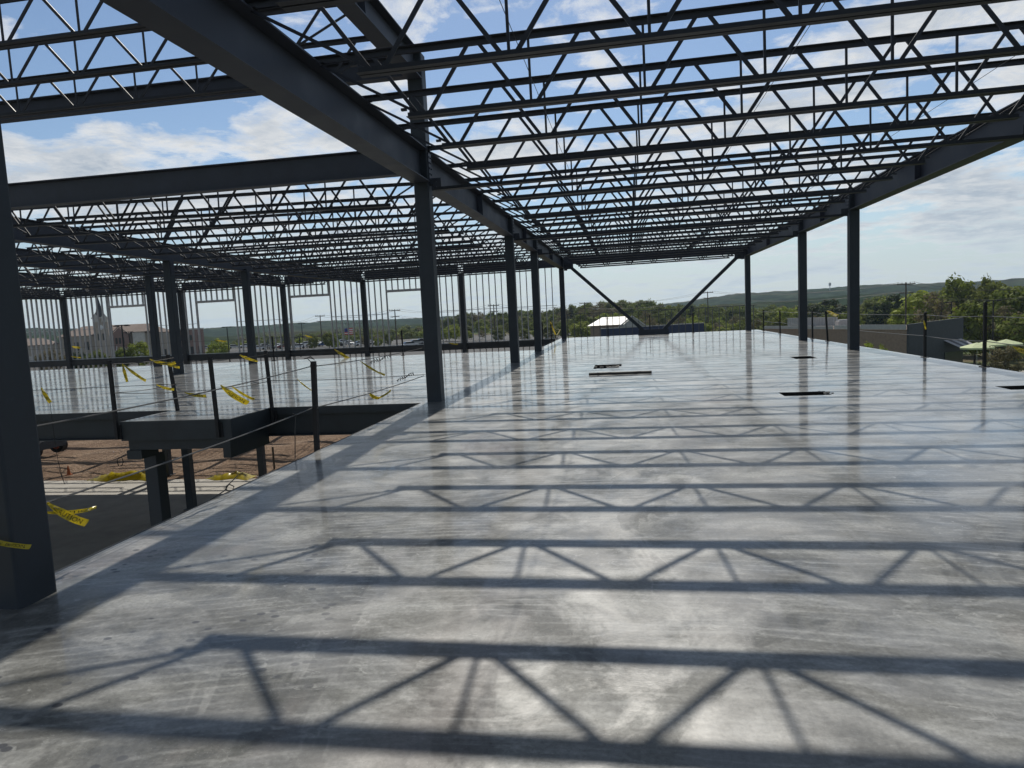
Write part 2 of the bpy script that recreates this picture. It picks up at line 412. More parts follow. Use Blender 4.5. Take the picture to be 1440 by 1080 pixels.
# left wing columns: x, y, label
LC = [(-17.6, 25.0, 'dark steel column in the left wing nearest to the slab opening'),
      (-17.55, 30.5, 'left wing steel column at the slab end, second in its girder line'),
      (-23.0, 31.1, 'left wing steel column at the slab end, just left of the nearest wing column'),
      ]
for x, y, lb in LC:
    column('steel_column', x, y, 0, 4.42 if x > -20 else 4.44, lb, plates=[('connection_plate', (x+S2+.002, y-.1, 3.9, x+S2+.018, y+.1, 4.4))])
    column('steel_column', x, y, ZL, -.16, 'lower storey steel column carrying the wing floor, '+('leftmost of the dirt yard' if x < -20 else 'nearest of its line below the platform' if y < 27 else 'right one beside the dirt yard'),
           group='lower storey columns', base=True)
WALLX = [(-10.37,'narrow'),(-17.0,'centre'),(-22.65,'right of the second window opening'),(-30.22,'behind the nearest wing column'),(-39.44,'leftmost')]
for (x, w), lb in zip(WALLX, ['steel column in the stud wall, right of the tall centre column', 'steel column in the stud wall between third and fourth window openings',
        'steel column in the stud wall between second and third window openings', 'steel column in the stud wall left of the second window opening',
        'steel column in the stud wall left of the first window opening']):
    column('steel_column', x, 43.9, ZL, 4.44, lb, group='columns along the stud wall', s=.14 if x > -11 else S2)
# column under the platform
column('steel_column', -9.62, 12.62, ZL, -.765, 'broad lower column standing under the small slab platform', group='lower storey columns', s=.145, base=True)

# ---- girders
for i in range(4):
    a, b = YA[i]+S2+.01, YA[i+1]-S2-.01
    lb = ['huge near girder crossing the upper left of the photo', 'main girder span beyond the tall centre column',
          'short main girder span between the two close columns', 'far main girder span ending at the brace corner'][i]
    ibeam('roof_girder', (XA, a, ZG-.63), (XA, b, ZG-.63), .63, .36, lb, 'girder', 'roof girders', stiff=(.5,) if i else ())
    lb = ['right girder span at the photo edge, out nearest', 'right girder span seen from the photo edge to the broad column',
          'short right girder span between two right columns', 'far right girder span ending at the brace corner'][i]
    ibeam('roof_girder', (XB, a, ZGB-.63), (XB, b, ZGB-.63), .63, .36, lb, 'girder', 'roof girders', stiff=(.5,))
# beams across
ibeam('roof_beam', (XA-S2-.01, YA[1], 4.57), (-17.6, YA[1], 4.57), .52, .24, 'deep beam across the upper left, meeting the tall column at girder level', group='cross beams of the roof')
ibeam('roof_beam', (XA-S2-.01, YA[1], 6.43), (-17.6, YA[1], 6.43), .40, .22, 'high beam meeting the top of the tall column, upper left', group='cross beams of the roof')
ibeam('roof_girder', (XA, YA[0]+S2, 6.33), (XA, YA[1]-S2-.01, 6.33), .50, .30, 'upper girder running from the top of the tall column out of the photo', 'girder', 'roof girders', stiff=(.7,))
ibeam('roof_beam', (XA+S2+.01, YA[4], 4.60), (XB-S2-.01, YA[4], 4.62), .50, .24, 'far end beam over the two diagonal braces', group='cross beams of the roof')
px = XA-S2-.01
for (x, w), lb in zip(WALLX, ['next to the brace corner', 'left of the narrow column', 'over the third window opening', 'over the second window opening', 'over the first window opening']):
    ibeam('roof_beam', (px, YA[4], 4.46), (x+.16, YA[4], 4.46), .5, .22, 'far end beam of the left wing, '+lb, group='cross beams of the roof'); px = x-.16
ibeam('roof_beam', (px, YA[4], 4.46), (-45, YA[4], 4.46), .5, .22, 'far end beam of the left wing, leftmost stretch', group='cross beams of the roof')
GC = [(-17.6, 13.8, 4.66), (-17.6, 25.0, 4.42), (-17.55, 30.5, 4.30), (-17.0, 43.74, 4.24)]
GD = [(-23.0, 14.5, 4.56), (-23.0, 31.1, 4.42), (-22.65, 43.74, 4.26)]
GE = [(-30.3, 24.0, 4.42), (-30.22, 43.74, 4.28)]
for g, nm in ((GC, ['nearest wing girder left of the first wing column', 'wing girder between the first and second wing columns', 'wing girder running back to the stud wall']),
              (GD, ['second wing girder, left of the slab end column', 'second wing girder running back to the stud wall']), (GE, ['third wing girder at the far left'])):
    for k in range(len(g)-1):
        ibeam('roof_girder', g[k], g[k+1], .665, .30, 'steel '+nm[k], 'girder', 'roof girders')

# ---- bar joists
def chord(mb, x0, x1, z, top):
    """double angle, legs 64 mm"""
    w, t, gp = .076, .007, .0125
    for s in (-1, 1):
        mb.box(x0, s*gp if s > 0 else -gp-w, z, x1, gp+w if s > 0 else -gp, z+t)
        if top: mb.box(x0, s*gp if s > 0 else -gp-t, z-.064, x1, gp+t if s > 0 else -gp, z-.0005)
        else: mb.box(x0, s*gp if s > 0 else -gp-t, z+t+.0005, x1, gp+t if s > 0 else -gp, z+.071)
    return mb
def make_joist(name, L, zb, zt, label, group, fullbc=False, detail=True):
    t = thing(name, (0,0,0), label, 'joist', group)
    n = max(2, round((L-2.9)/1.38)+1); sp = (L-2.88)/(n-1); h0 = -(n-1)*sp/2
    O = (0,0,0)
    chord(MB(), -L/2, L/2, zt, True).build('top_chord', JOIST, t, O)
    e = L/2-.2 if fullbc else -h0+.2
    chord(MB(), -e, e, zb, False).build('bottom_chord', JOIST, t, O)
    za, zc = zb+.035, zt-.03
    web = []
    for i in range(n):
        x = h0+i*sp
        for s in (-1, 1): web.append(('diagonal', (x+s*.07, 0, za), (x+s*(sp/2-.06), 0, zc), .046, .022))
        if 0 < i < n-1: web.append(('vertical', (x, 0, za), (x, 0, zc), .03, .022))
    for s in (-1, 1): web.append(('end_web', (s*(-h0+.03), 0, za), (s*(L/2-.12), 0, zt-.075), .034, .022))
    if detail:
        for nm, p, q, w, h in web: MB().bar(p, q, h, w, up=(0,1,0) if 0 else (0,0,1) if nm != 'vertical' else (1,0,0)).build(nm, JOIST, t, O)
        for s in (-1, 1):
            MB().box(s*(L/2-.09)-.09, -.06, .001, s*(L/2-.09)+.09, .06, max(.008, zt-.066)).build('seat', JOIST, t, O)
            if L > 9: MB().box(s*(e+.05)-.035, -.022, zb+.10, s*(e+.05)+.035, .022, zb+.13).build('bridging_clip', JOIST, t, O)
    else:
        mb = MB()
        for nm, p, q, w, h in web: mb.bar(p, q, h, w)
        mb.build('web', JOIST, t, O)
    return t
def place(proto, used, xa, za, xb, zb, y, label):
    o = proto if not used else dup(proto)
    o.location = ((xa+xb)/2, y, (za+zb)/2); o.rotation_euler = (0, -math.atan2(zb-za, xb-xa), 0)
    o['label'] = label
    return o
ys = []
for a, b, n in ((3.80, 13.73, 6), (13.73, 24.12, 6), (24.12, 30.70, 4), (30.70, 43.90, 8)):
    ys += [a+(b-a)*k/n for k in range(n)]
MAINY = [y for y in ys if y < 43.5]
Lm = XB-XA-.06
pm = make_joist('bar_joist', Lm, -.79, .06, '', 'bar joists over the main bay')
pc = make_joist('bar_joist', Lm, -.79, .06, '', 'bar joists over the main bay', fullbc=True)
um = uc = False
for k, y in enumerate(MAINY):
    oncol = any(abs(y-c) < .01 for c in YA[1:])
    lb = 'dark bar joist spanning the main bay, %s from the camera' % ORD[k+1]+(', tied to the columns' if oncol else '')
    if oncol: place(pc, uc, XA, ZG, XB, ZGB, y, lb); uc = True
    else: place(pm, um, XA, ZG, XB, ZGB, y, lb); um = True
def zline(g, y, c=2):
    for k in range(len(g)-1):
        if y <= g[k+1][1] or k == len(g)-2:
            f = (y-g[k][1])/(g[k+1][1]-g[k][1]); return g[k][c]+(g[k+1][c]-g[k][c])*f
def bay(xl, zl_, xr, zr, yy, gname, words, detail):
    p = None
    for k, y in enumerate(yy):
        a, b = xl(y), xr(y)
        if p is None: p = make_joist('bar_joist', b-a-.06, -.765, .06, '', gname, detail=detail); used = False
        o = place(p, used, a, zl_(y), b, zr(y), y, words % ORD[k+1]); used = True
LEFTY = [y for y in MAINY if y > 14.5]
bay(lambda y: -17.6, lambda y: zline(GC, y)+.67, lambda y: XA, lambda y: ZG, LEFTY, 'bar joists over the left wing', 'dark bar joist left of the main girder, %s beyond the deep cross beam', True)
bay(lambda y: -23.0, lambda y: zline(GD, y)+.67, lambda y: -17.6, lambda y: zline(GC, y)+.67, [y for y in LEFTY if y > 19], 'bar joists of the second wing bay', 'short bar joist between the first two wing girders, %s from its near end', True)
bay(lambda y: -30.25, lambda y: zline(GE, y)+.67, lambda y: -22.9, lambda y: zline(GD, y)+.67, [y for y in LEFTY if y > 27], 'bar joists of the third wing bay', 'bar joist of the third wing bay at far left, %s from its near end', False)
bay(lambda y: -39.5, lambda y: 5.0, lambda y: -30.25, lambda y: zline(GE, y)+.67, [y for y in LEFTY if y > 33], 'bar joists of the farthest wing bay', 'bar joist of the farthest left bay, %s from its near end', False)
ibeam('roof_girder', (-39.44, 32, 4.3), (-39.44, 43.74, 4.3), .70, .30, 'steel wing girder farthest to the left', 'girder', 'roof girders')
# high joists over the opening
hy = [8.4, 9.9, 11.4, 12.9]
ph = make_joist('bar_joist', 13.6, -.59, .10, '', 'high bar joists over the slab opening')
for k, y in enumerate(hy):
    place(ph, k > 0, -17.6, 6.83, XA, 6.83, y, 'high bar joist over the slab opening, %s from the high cross beam' % ORD[len(hy)-k])
# bridging: continuous angles along the bays on both chords
def angle(mb, p, q, leg=.038):
    p, q = Vector(p), Vector(q)
    mb.bar(p, q, leg, .005).bar(p, q, .005, leg, off=(-leg/2+.0025, -leg/2-.003)); return mb
def dz(x): return (ZGB-ZG)*(x-XA)/(XB-XA)
for x, w in ((-.95, 'left'), (1.83, 'middle'), (4.45, 'right')):
    tag(MB().tube([(x, 3.8, 4.27+dz(x)), (x, 43.5, 4.27+dz(x))], .0035, 5).build('bridging_rod', JOIST, origin=(x, 24, 4.36)), 'long thin bridging rod along the joist bottoms, %s row of the main bay' % w, 'bridging', 'bridging rods')
for x, w in ((-7.4, 'right'), (-10.8, 'middle'), (-14.2, 'left')):
    def zz(y): return ZG+(zline(GC, y)+.67-ZG)*(x-XA)/(-17.6-XA)
    pts = [(x, y, zz(y)-.76) for y in (15.5, 25, 30.5, 43.4)]
    mb = MB()
    mb.tube(pts, .0035, 5)
    tag(mb.build('bridging_rod', JOIST, origin=pts[0]), 'thin bridging rod under the left wing joists, %s row' % w, 'bridging', 'bridging rods')
# clips standing on the bottom chord ends
# chevron brace at the far end
for (x0, x1, lb) in ((XA+.45, .98, 'left'), (XB-.45, 2.28, 'right')):
    tag(MB().bar((x0, 43.9, 4.55), (x1, 43.9, .33), .2, .2, up=(0,1,0)).build('diagonal_brace', COLST, origin=(x1, 43.9, .33)),
        'diagonal steel brace leaning to the '+('right from the far left corner column' if lb == 'left' else 'left from the far right corner column'), 'brace', 'diagonal braces')
t = thing('brace_base', (1.63, 43.9, 0), 'low dark steel gusset base where the two diagonal braces meet the slab', 'gusset')
MB().prism([(.72, .012), (2.54, .012), (2.54, .30), (2.36, .46), (2.2, .33), (1.06, .33), (.9, .46), (.72, .30)], 'y', 43.86, 43.885).build('gusset_plate', STEEL, t)
MB().box(.68, 43.75, 0, 2.58, 43.855, .03).build('base_plate', STEEL, t)
MB().box(.74, 43.89, .012, 2.52, 44.02, .31).build('stub_beam', STEEL, t)

# ---- floor edge steel
t = ibeam('floor_beam', (XA-.3, 13.60, -.62), (-46, 13.60, -.62), .465, .22, 'dark floor beam along the far side of the slab opening', group='floor beams', mat=EDGE)
MB().box(-46, 13.455, -.15, -9.80, 13.467, -.004).build('edge_plate', EDGE, t)
MB().box(-7.40, 13.455, -.15, -4.17, 13.467, -.004).build('edge_plate', EDGE, t)
tag(MB().box(-4.165, -4, -.15, -4.152, 13.45, .003).build('edge_plate', EDGE, origin=(-4.16, 6, 0)), 'thin steel edge plate along the near slab edge by the opening', 'edge plate')
t = thing('slab_platform_frame', (-8.6, 12.7, -.4), 'dark steel fascia around the small slab platform jutting into the opening', 'fascia')
MB().box(-9.76, 11.92, -.38, -7.42, 11.945, -.004).build('fascia_plate', EDGE, t)
MB().box(-7.445, 11.946, -.38, -7.42, 13.45, -.004).build('fascia_plate', EDGE, t)
MB().box(-9.76, 11.946, -.38, -9.735, 13.45, -.004).build('fascia_plate', EDGE, t)
MB().box(-9.7, 12.03, -.58, -7.7, 12.2, -.385).build('ledger_beam', EDGE, t)
MB().box(-7.68, 12.0, -.76, -7.52, 13.45, -.385).build('ledger_beam', EDGE, t)
MB().box(-9.74, 12.0, -.76, -9.42, 12.5, -.585).build('seat_angle', EDGE, t)
t = ibeam('spandrel_beam', (-45, 44.1, -.42), (-4.5, 44.1, -.42), .40, .2, 'long dark spandrel beam along the foot of the stud wall', 'beam', 'floor beams', mat=EDGE)
MB().box(-45, 43.98, -.43, -4.5, 43.995, -.01).build('face_plate', EDGE, t)
ibeam('floor_beam', (-46, 31.6, -.62), (-4.3, 31.6, -.62), .465, .2, 'dark floor beam under the far end of the wing slab', group='floor beams', mat=EDGE)
ibeam('floor_beam', (-4.3, 13.8, -.7), (-4.3, 44, -.7), .55, .2, 'dark floor beam under the main girder line', group='floor beams', mat=EDGE)

# ---- stud wall
def stud(x, y, z0, z1, w=.042, d=.152):
    t_ = .004; mb = MB()
    mb.box(x-w/2, y-d/2, z0, x-w/2+t_, y+d/2, z1)
    mb.box(x-w/2+t_, y-d/2, z0, x+w/2, y-d/2+t_, z1); mb.box(x-w/2+t_, y+d/2-t_, z0, x+w/2, y+d/2, z1)
    return mb
wy = 44.32
wall = thing('stud_wall', (-24, wy, -1.3), 'tall galvanised metal stud wall with four window openings, left background', 'stud wall')
OPEN = [(-36.15, -33.25), (-29.35, -26.4), (-22.4, -19.5), (-15.6, -12.8)]
ps = stud(0, 0, -1.3, 4.52).build('stud', GALV, wall, (0,0,0)); pcs = stud(0, 0, 3.68, 4.52).build('cripple_stud', GALV, wall, (0,0,0))
first = {'s': True, 'c': True}; x = -43.6; n = 0
def put(kind, x):
    p = ps if kind == 's' else pcs
    if first[kind]: first[kind] = False; o = p
    else:
        o = p.copy(); COL.objects.link(o); o.parent = wall
    o.location = (x+24, 0, 1.3)
while x < -4.4:
    if any(a+.12 < x < b-.12 for a, b in OPEN): put('c', x)
    else: put('s', x)
    x += .4064
for a, b in OPEN:
    put('s', a+.02); put('s', b-.02)
    MB().box(a+.05, wy-.08, 3.52, b-.05, wy+.08, 3.675).build('header', GALV, wall)
MB().box(-43.7, wy-.08, 4.525, -4.3, wy+.08, 4.57).build('top_track', GALV, wall)
MB().box(-43.7, wy-.09, -.008, -4.3, wy-.078, .03).build('sill_track', GALV, wall)
mb = MB(); xx = -43.7
for a, b in OPEN+[(-4.3, 0)]:
    mb.box(xx, wy-.012, 2.1, a, wy+.012, 2.13); xx = b
mb.build('bridging_channel', GALV, wall)
kw = thing('knee_wall', (1.8, 44.55, 0), 'low open metal stud parapet along the far slab edge under the braces', 'stud wall')
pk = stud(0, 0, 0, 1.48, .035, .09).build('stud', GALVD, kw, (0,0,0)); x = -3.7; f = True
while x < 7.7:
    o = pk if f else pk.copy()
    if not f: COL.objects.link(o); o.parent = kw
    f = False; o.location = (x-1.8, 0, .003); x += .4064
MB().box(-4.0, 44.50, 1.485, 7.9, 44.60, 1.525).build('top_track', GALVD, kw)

# ---- guard posts and cables
def post(x, y, label, z0=0, z1=1.2, below=False, tilt=(0,0), group='guard posts along the slab edges'):
    t = thing('guard_post', (x, y, z0), label, 'post', group)
    b = -.34 if below else z0
    MB().bar((x, y, b), (x+tilt[0], y+tilt[1], z1), .06, .06, up=(0,1,0)).build('tube', POSTM, t)
    if below: MB().box(x-.07, y+.032, -.34, x+.07, y+.05, -.06).build('bracket', POSTM, t)
    else: MB().box(x-.08, y-.08, z0+.002, x+.08, y+.08, z0+.014).build('foot_plate', POSTM, t)
    mb = MB()
    for h in (z1-.05, z0+.57):
        cx = x+tilt[0]*(h-z0)/(z1-z0); mb.tube([(cx-.045, y, h), (cx+.045, y, h)], .012, 5)
    mb.build('cable_clip', CABLE, t)
    return t
P1, P2, P3, P4, P5 = (-9.80, 11.87), (-7.66, 11.87), (-7.36, 13.40), (-9.52, 13.40), (-4.22, 8.75)
post(*P1, 'guard post at the near left corner of the small platform', below=True)
post(*P2, 'guard post at the near right corner of the small platform', below=True, tilt=(-.03, 0))
post(*P3, 'guard post at the far right corner of the small platform', below=True, tilt=(-.05, 0))
post(*P4, 'leaning guard post at the far left corner of the small platform', below=True, tilt=(-.13, 0))
post(*P5, 'guard post on the near slab edge beside the opening, with wire loops on top', below=True, tilt=(.06, 0))
RP = [(17.0, 1.44, 'tall thin guard post on the right slab edge near the photo edge'), (20.15, 1.2, 'guard post on the right slab edge before the charcoal building'),
      (29.3, 1.2, 'leaning guard post with yellow tape between two right columns'), (31.6, 1.2, 'thin guard post right of the middle right column'),
      (38.0, 1.2, 'guard post left of the middle right column'), (42.4, 1.2, 'guard post next to the far right corner column')]
for y, h, lb in RP: post(7.86, y, lb, z1=h, tilt=(-.07, 0) if y == 29.3 else (0, 0))
for u, lb in ((855, 'left'), (914, 'middle'), (975, 'right')):
    q = at(u, 463, y=44.2); post(q.x, 44.2, 'guard post at the far slab edge, %s of the three behind the braces' % lb)
for (x, y, lb) in ((-4.35, 36.2, 'guard post at the inner slab edge left of the far corner column'), (-4.35, 40.5, 'farther guard post at the inner slab edge left of the far corner column')): post(x, y, lb)
for u, lb in ((567, 'guard post at the far end of the wing slab, left of the tall centre column'), (385, 'guard post at the far end of the wing slab, beside the third wall column')):
    q = at(u, 500, y=31.65); post(q.x, 31.65, lb)
def cable(pts, label, r=.006, sag=.03, mat=CABLE, group='guard cables'):
    out = []
    for a, b in zip(pts, pts[1:]):
        a, b = Vector(a), Vector(b)
        for k in range(9 if b is not Vector(pts[-1]) else 9):
            f = k/8; p = a.lerp(b, f); p.z -= sag*4*f*(1-f)
            if k or not out: out.append(p)
    return tag(MB().tube(out, r, 5).build('guard_cable', mat, origin=pts[0]), label, 'cable', group)
def z3(p, z): return (p[0], p[1], z)
for z, w, m_ in ((1.13, 'upper', CABLED), (.57, 'lower', CABLED)):
    cable([(-22, 13.40, z), z3(P4, z)], '%s guard cable along the far side of the opening, left of the platform' % w, mat=m_)
    cable([z3(P4, z), z3(P1, z), z3(P2, z), z3(P3, z)], '%s guard cable wrapped around the small platform posts' % w, mat=m_)
    cable([z3(P3, z), (XA-.16, 13.55, z)], '%s guard cable from the platform to the tall column' % w, mat=m_)
    cable([(-4.16, 3.98, z-.05), (P5[0], P5[1]-.035, z), (XA-.16, 13.5, z-.02)], '%s guard cable along the near slab edge from the left column to the tall column' % w, r=.008 if z < 1 else .007)
    cable([(7.86, 9.5, z)]+[(7.86, y, z) for y, h, l in RP]+[(7.86, 44.2, z)], '%s guard cable along the right slab edge' % w, r=.009)
    cable([(7.86, 44.2, z)]+[(at(u, 463, y=44.2).x, 44.2, z) for u in (975, 914, 855)]+[(-4.35, 44.2, z), (-4.35, 40.5, z), (-4.35, 36.2, z)], '%s guard cable along the far slab edge' % w, mat=CABLED)
    cable([(-44, 31.65, z)]+[(at(u, 500, y=31.65).x, 31.65, z) for u in (385, 567)]+[(-4.4, 31.65, z)], '%s guard cable along the far end of the wing slab' % w, mat=CABLED)
# loose rope ends and coils
def rope(pts, label, r=.006):
    return tag(MB().tube(pts, r, 5).build('loose_rope', CABLED, origin=pts[0]), label, 'rope', 'loose rope ends')
q = [at(u, v, y=13.3) for u, v in ((70, 563), (73, 590), (77, 620), (82, 650), (88, 672), (91, 681), (89, 676), (83, 660))]
rope(q, 'thin rope dangling in front of the dirt yard near the left column')
def coil(c, r, ax, label):
    pts = [Vector(c)+Vector((r*math.cos(a)*ax[0], r*math.cos(a)*ax[1], r*1.6*math.sin(a))) for a in [k*.35 for k in range(20)]]
    return rope(pts, label, .009)
c = at(169, 649, y=12.2); coil(c, .055, (.5, .85), 'small wire loop hanging below the platform corner')
c = at(323, 686, x=-4.15); rope([at(u, v, x=-4.16) for u, v in ((280, 715), (300, 700), (316, 690), (322, 681), (329, 684), (327, 690), (319, 690), (318, 684), (324, 679), (334, 669))], 'looped wire tail lying over the near slab edge')
rope([P5_ for P5_ in [(-4.2, 8.75, 1.2), (-4.24, 8.73, 1.25), (-4.18, 8.72, 1.27), (-4.14, 8.75, 1.22), (-4.2, 8.72, 1.26), (-4.27, 8.7, 1.24)]], 'twisted wire end on top of the near slab edge post')
for (u, v), nm in (((535, 505), 'upper'), ((570, 530), 'lower')):
    b = at(u, v, x=-4.12); pts = []
    for k in range(26):
        f = k/25; pts.append(b+Vector((.02*math.sin(k*1.9), (f-.5)*1.0, .03*math.sin(k*2.3)+(f-.5)*.05)))
    MBr = rope(pts, 'knotted %s cable end tied back left of the tall column' % nm)
q = at(415, 570, x=-4.2); 
rope([at(u, v, x=-4.2) for u, v in ((411, 581), (416, 584), (415, 605), (415, 630), (415, 645))], 'thin cord hanging from the lower near cable left of the guard post')

# ---- caution tape
FONT = {}
def text_mesh(s):
    if s in FONT: return FONT[s]
    c = bpy.data.curves.new('t', 'FONT'); c.body = s; c.size = 1; c.resolution_u = 2
    o = bpy.data.objects.new('t', c); COL.objects.link(o); bpy.context.view_layer.update()
    me = o.to_mesh(); vs = [v.co.copy() for v in me.vertices]; fs = [tuple(p.vertices) for p in me.polygons]
    o.to_mesh_clear(); bpy.data.objects.remove(o); bpy.data.curves.remove(c)
    FONT[s] = (vs, fs); return FONT[s]
def tape(p, q, label, width=.075, sag=.02, curl=.6, words='CAUTION', seed=1, face=None, group='strips of caution tape', end=1.):
    rr = random.Random(seed); p, q = Vector(p), Vector(q); L = (q-p).length; n = 24
    d = (q-p)/L
    toc = (Vector((0,0,EYE))-p).normalized() if face is None else Vector(face)
    w0 = d.cross(toc).normalized(); nn = w0.cross(d)
    ph, ph2 = rr.uniform(0, 6), rr.uniform(0, 6)
    def S(f, g):
        base = p+d*L*f+nn*(.02*math.sin(f*5+ph)+.012*math.sin(f*13+ph2))*min(1, L/.3)+Vector((0,0,-sag*4*f*(1-f)))
        a = curl*math.sin(f*3.2+ph)*(.4+.6*f)
        ww = .68*width*(.25+.75*min(1, f*3.0))*(1-(1-end)*f)
        return base+(w0*math.cos(a)+nn*math.sin(a))*(g*ww)+nn*(.05*width*math.sin(g*6+f*9)+.12*width*math.sin(f*31+g*4+ph)*math.sin(f*17+ph2))
    mb = MB(); m_ = 4
    for i in range(n+1):
        for j in range(m_+1): mb.v.append(S(i/n, j/m_-.5+(.08*math.sin(j*5+seed) if i == n else 0)*0))
    for i in range(n):
        for j in range(m_):
            a = i*(m_+1)+j; mb.f.append((a, a+1, a+m_+2, a+m_+1)); mb.mi.append(0)
    o = tag(mb.build('caution_tape', TAPE, origin=p, smooth=True), label, 'tape', group)
    if words:
        vs, fs = text_mesh(words); xm = max(v.x for v in vs); hw = .62
        reps = max(1, round(L/(xm/.72*width*hw*1.1)))
        for side in (1,):
            tb = MB()
            for k in range(reps):
                f0, f1 = .14+(k/reps)*.84, .14+((k+.86)/reps)*.84
                tb.add([S(f0+(f1-f0)*(v.x/xm), -(v.y/.72-.5)*hw)+nn*.0025 for v in vs], fs)
            me = tb.build('lettering', INK, o, origin=p)
    return o
A = at
tape(A(309,541,x=-4.12), A(349,567,x=-4.0), 'broad strip of caution tape fluttering from the near cable, largest in the photo', .085, seed=3, curl=.3)
tape(A(328,544,x=-4.14), A(358,561,x=-4.1), 'narrow caution tape strip just right of the largest fluttering one', .04, seed=5)
tape(A(172,511,y=11.8), A(179,537,y=11.8), 'short caution tape tail hanging straight down from the platform corner post', .08, seed=6)
tape(A(174,513,y=11.8), A(206,536,y=11.75), 'caution tape strip slanting right from the near left platform post', .08, seed=7)
tape(A(211,505,y=13.3), A(247,510,y=13.3), 'upper caution tape strip crossing the nearest wing column', .09, seed=8, sag=.05)
tape(A(224,508,y=13.3), A(254,517,y=13.2), 'second caution tape strip crossing the nearest wing column', .07, seed=9)
tape(A(220,541,y=12.4), A(246,548,y=12.3), 'caution tape strip on the platform cable left of the leaning post', .08, seed=10)
tape(A(260,552,y=12.0), A(291,557,y=11.9), 'caution tape strip on the platform cable right of the leaning post', .09, seed=11)
tape(A(337,499,y=13.3), A(363,508,y=13.3), 'folded caution tape strip below the second wing column', .12, seed=12, end=.4)
tape(A(418,533,y=13.35), A(440,550,y=13.3), 'thin caution tape strip left of the near edge guard post', .05, seed=13, end=.5)
tape(A(470,491,y=31.6), A(492,505,y=31.5), 'caution tape strip at the far end of the wing slab', .20, seed=14)
tape(A(507,508,x=-4.14), A(542,528,x=-4.05), 'dark twisted caution tape strip left of the tall column', .055, seed=15, curl=1.0)
tape(A(519,552,x=-4.12), A(534,559,x=-4.05), 'curled caution tape strip on the lower near cable', .09, seed=16, sag=.04)
tape(A(532,559,x=-4.1), A(549,549,x=-4.1), 'rising end of caution tape on the lower near cable', .05, seed=17)
tape(A(66,707,x=-4.16), A(123,736,x=-4.0), 'caution tape strip slanting down behind the left column', .085, seed=18, curl=.2)
tape(A(66,720,x=-4.16), A(136,713,x=-4.05), 'caution tape strip reaching right behind the left column', .06, seed=19, curl=.25, end=.5)
tape(A(-30,752,y=3.60), A(38,768,y=3.60), 'caution tape strip lying across the foot of the left column', .045, seed=20, curl=.2)
tape(A(58,545,y=13.3), A(71,566,y=13.3), 'looped caution tape scrap on the cable beside the left column', .11, seed=21, sag=.03)
tape(A(1163,437,x=7.8), A(1177,444,x=7.7), 'caution tape strip blowing from the leaning right edge post', .20, seed=22)
tape(A(1299,450,x=7.8), A(1302,463,x=7.8), 'caution tape scrap hanging on the post before the charcoal building', .06, seed=23, words=None)
tape(A(100,487,y=31.6), A(113,489,y=31.5), 'upper caution tape scrap beside the leftmost wall column', .16, seed=24, words=None)
tape(A(100,501,y=31.6), A(114,503,y=31.5), 'lower caution tape scrap beside the leftmost wall column', .10, seed=25, words=None)
tape(A(303,478,y=31.6), A(319,480,y=31.5), 'caution tape scrap in front of the second window opening', .09, seed=26, words=None)
tape(A(428,471,y=31.6), A(439,474,y=31.5), 'caution tape scrap in front of the third window opening', .09, seed=27, words=None)
tape(A(631,482,y=31.6), A(644,484,y=31.5), 'caution tape scrap right of the tall column at the slab end', .09, seed=28, words=None)
tape(A(1425,488,x=7.8), A(1446,495,x=7.75), 'caution tape strip at the right photo edge', .13, seed=29)
tape(A(774,452,x=-4.3), A(781,470,x=-4.3), 'caution tape tail left of the far corner column', .12, seed=30, words=None)
tape(A(788,463,x=-4.3), A(783,471,x=-4.3), 'caution tape loop beside the far corner column', .10, seed=31, words=None)

# ---- lower level: yard, slab and bits seen through the opening
tag(MB().box(-60, -8, ZL-.2, 8, 30.1, ZL).build('lower_floor', PALE), kind='structure')
def dirt():
    mb = MB(); nx, ny = 60, 30; x0, x1, y0, y1 = -58, 6, 30.05, 58
    for j in range(ny+1):
        for i in range(nx+1):
            x, y = x0+(x1-x0)*i/nx, y0+(y1-y0)*j/ny
            z = ZL-.06+.22*noise.noise((x*.35, y*.35, 0))*min(1, (y-y0)/2)+.1*noise.noise((x*1.3, y*1.3, 3))*min(1, (y-y0))
            mb.v.append((x, y, z))
    for j in range(ny):
        for i in range(nx):
            a = j*(nx+1)+i; mb.f.append((a, a+1, a+nx+2, a+nx+1)); mb.mi.append(0)
    return mb.build('dirt_yard', DIRT, smooth=True)
tag(dirt(), kind='structure')
def heap(name, uv, n, spread, r, mat, label, cat):
    c = at(*uv, z=ZL+.05); mb = MB(); rr = random.Random(n)
    N, M = 26, 7
    for j in range(M+1):
        for i in range(N+1):
            a, b = i/N*2-1, j/M*2-1
            h = max(0, 1-a*a)*max(0, 1-b*b)*r*(.5+.9*abs(noise.noise((a*4+n, b*3, 1))))+.03*noise.noise((a*9, b*9, n))*(1-abs(b))
            mb.v.append((c.x+a*spread, c.y+b*.45+.15*math.sin(a*5), ZL+.012+max(0, h)))
    for j in range(M):
        for i in range(N):
            k = j*(N+1)+i; mb.f.append((k, k+1, k+N+2, k+N+1)); mb.mi.append(0)
    return tag(mb.build(name, mat, origin=(c.x, c.y, ZL), smooth=True), label, cat)
heap('yellow_sheeting', (178, 672), 5, 2.0, .5, TAPE, 'crumpled yellow plastic sheeting at the edge of the lower floor', 'sheeting')
heap('yellow_sheeting', (325, 670), 9, 1.2, .3, TAPE, 'smaller heap of yellow plastic sheeting on the right by the lower column', 'sheeting')
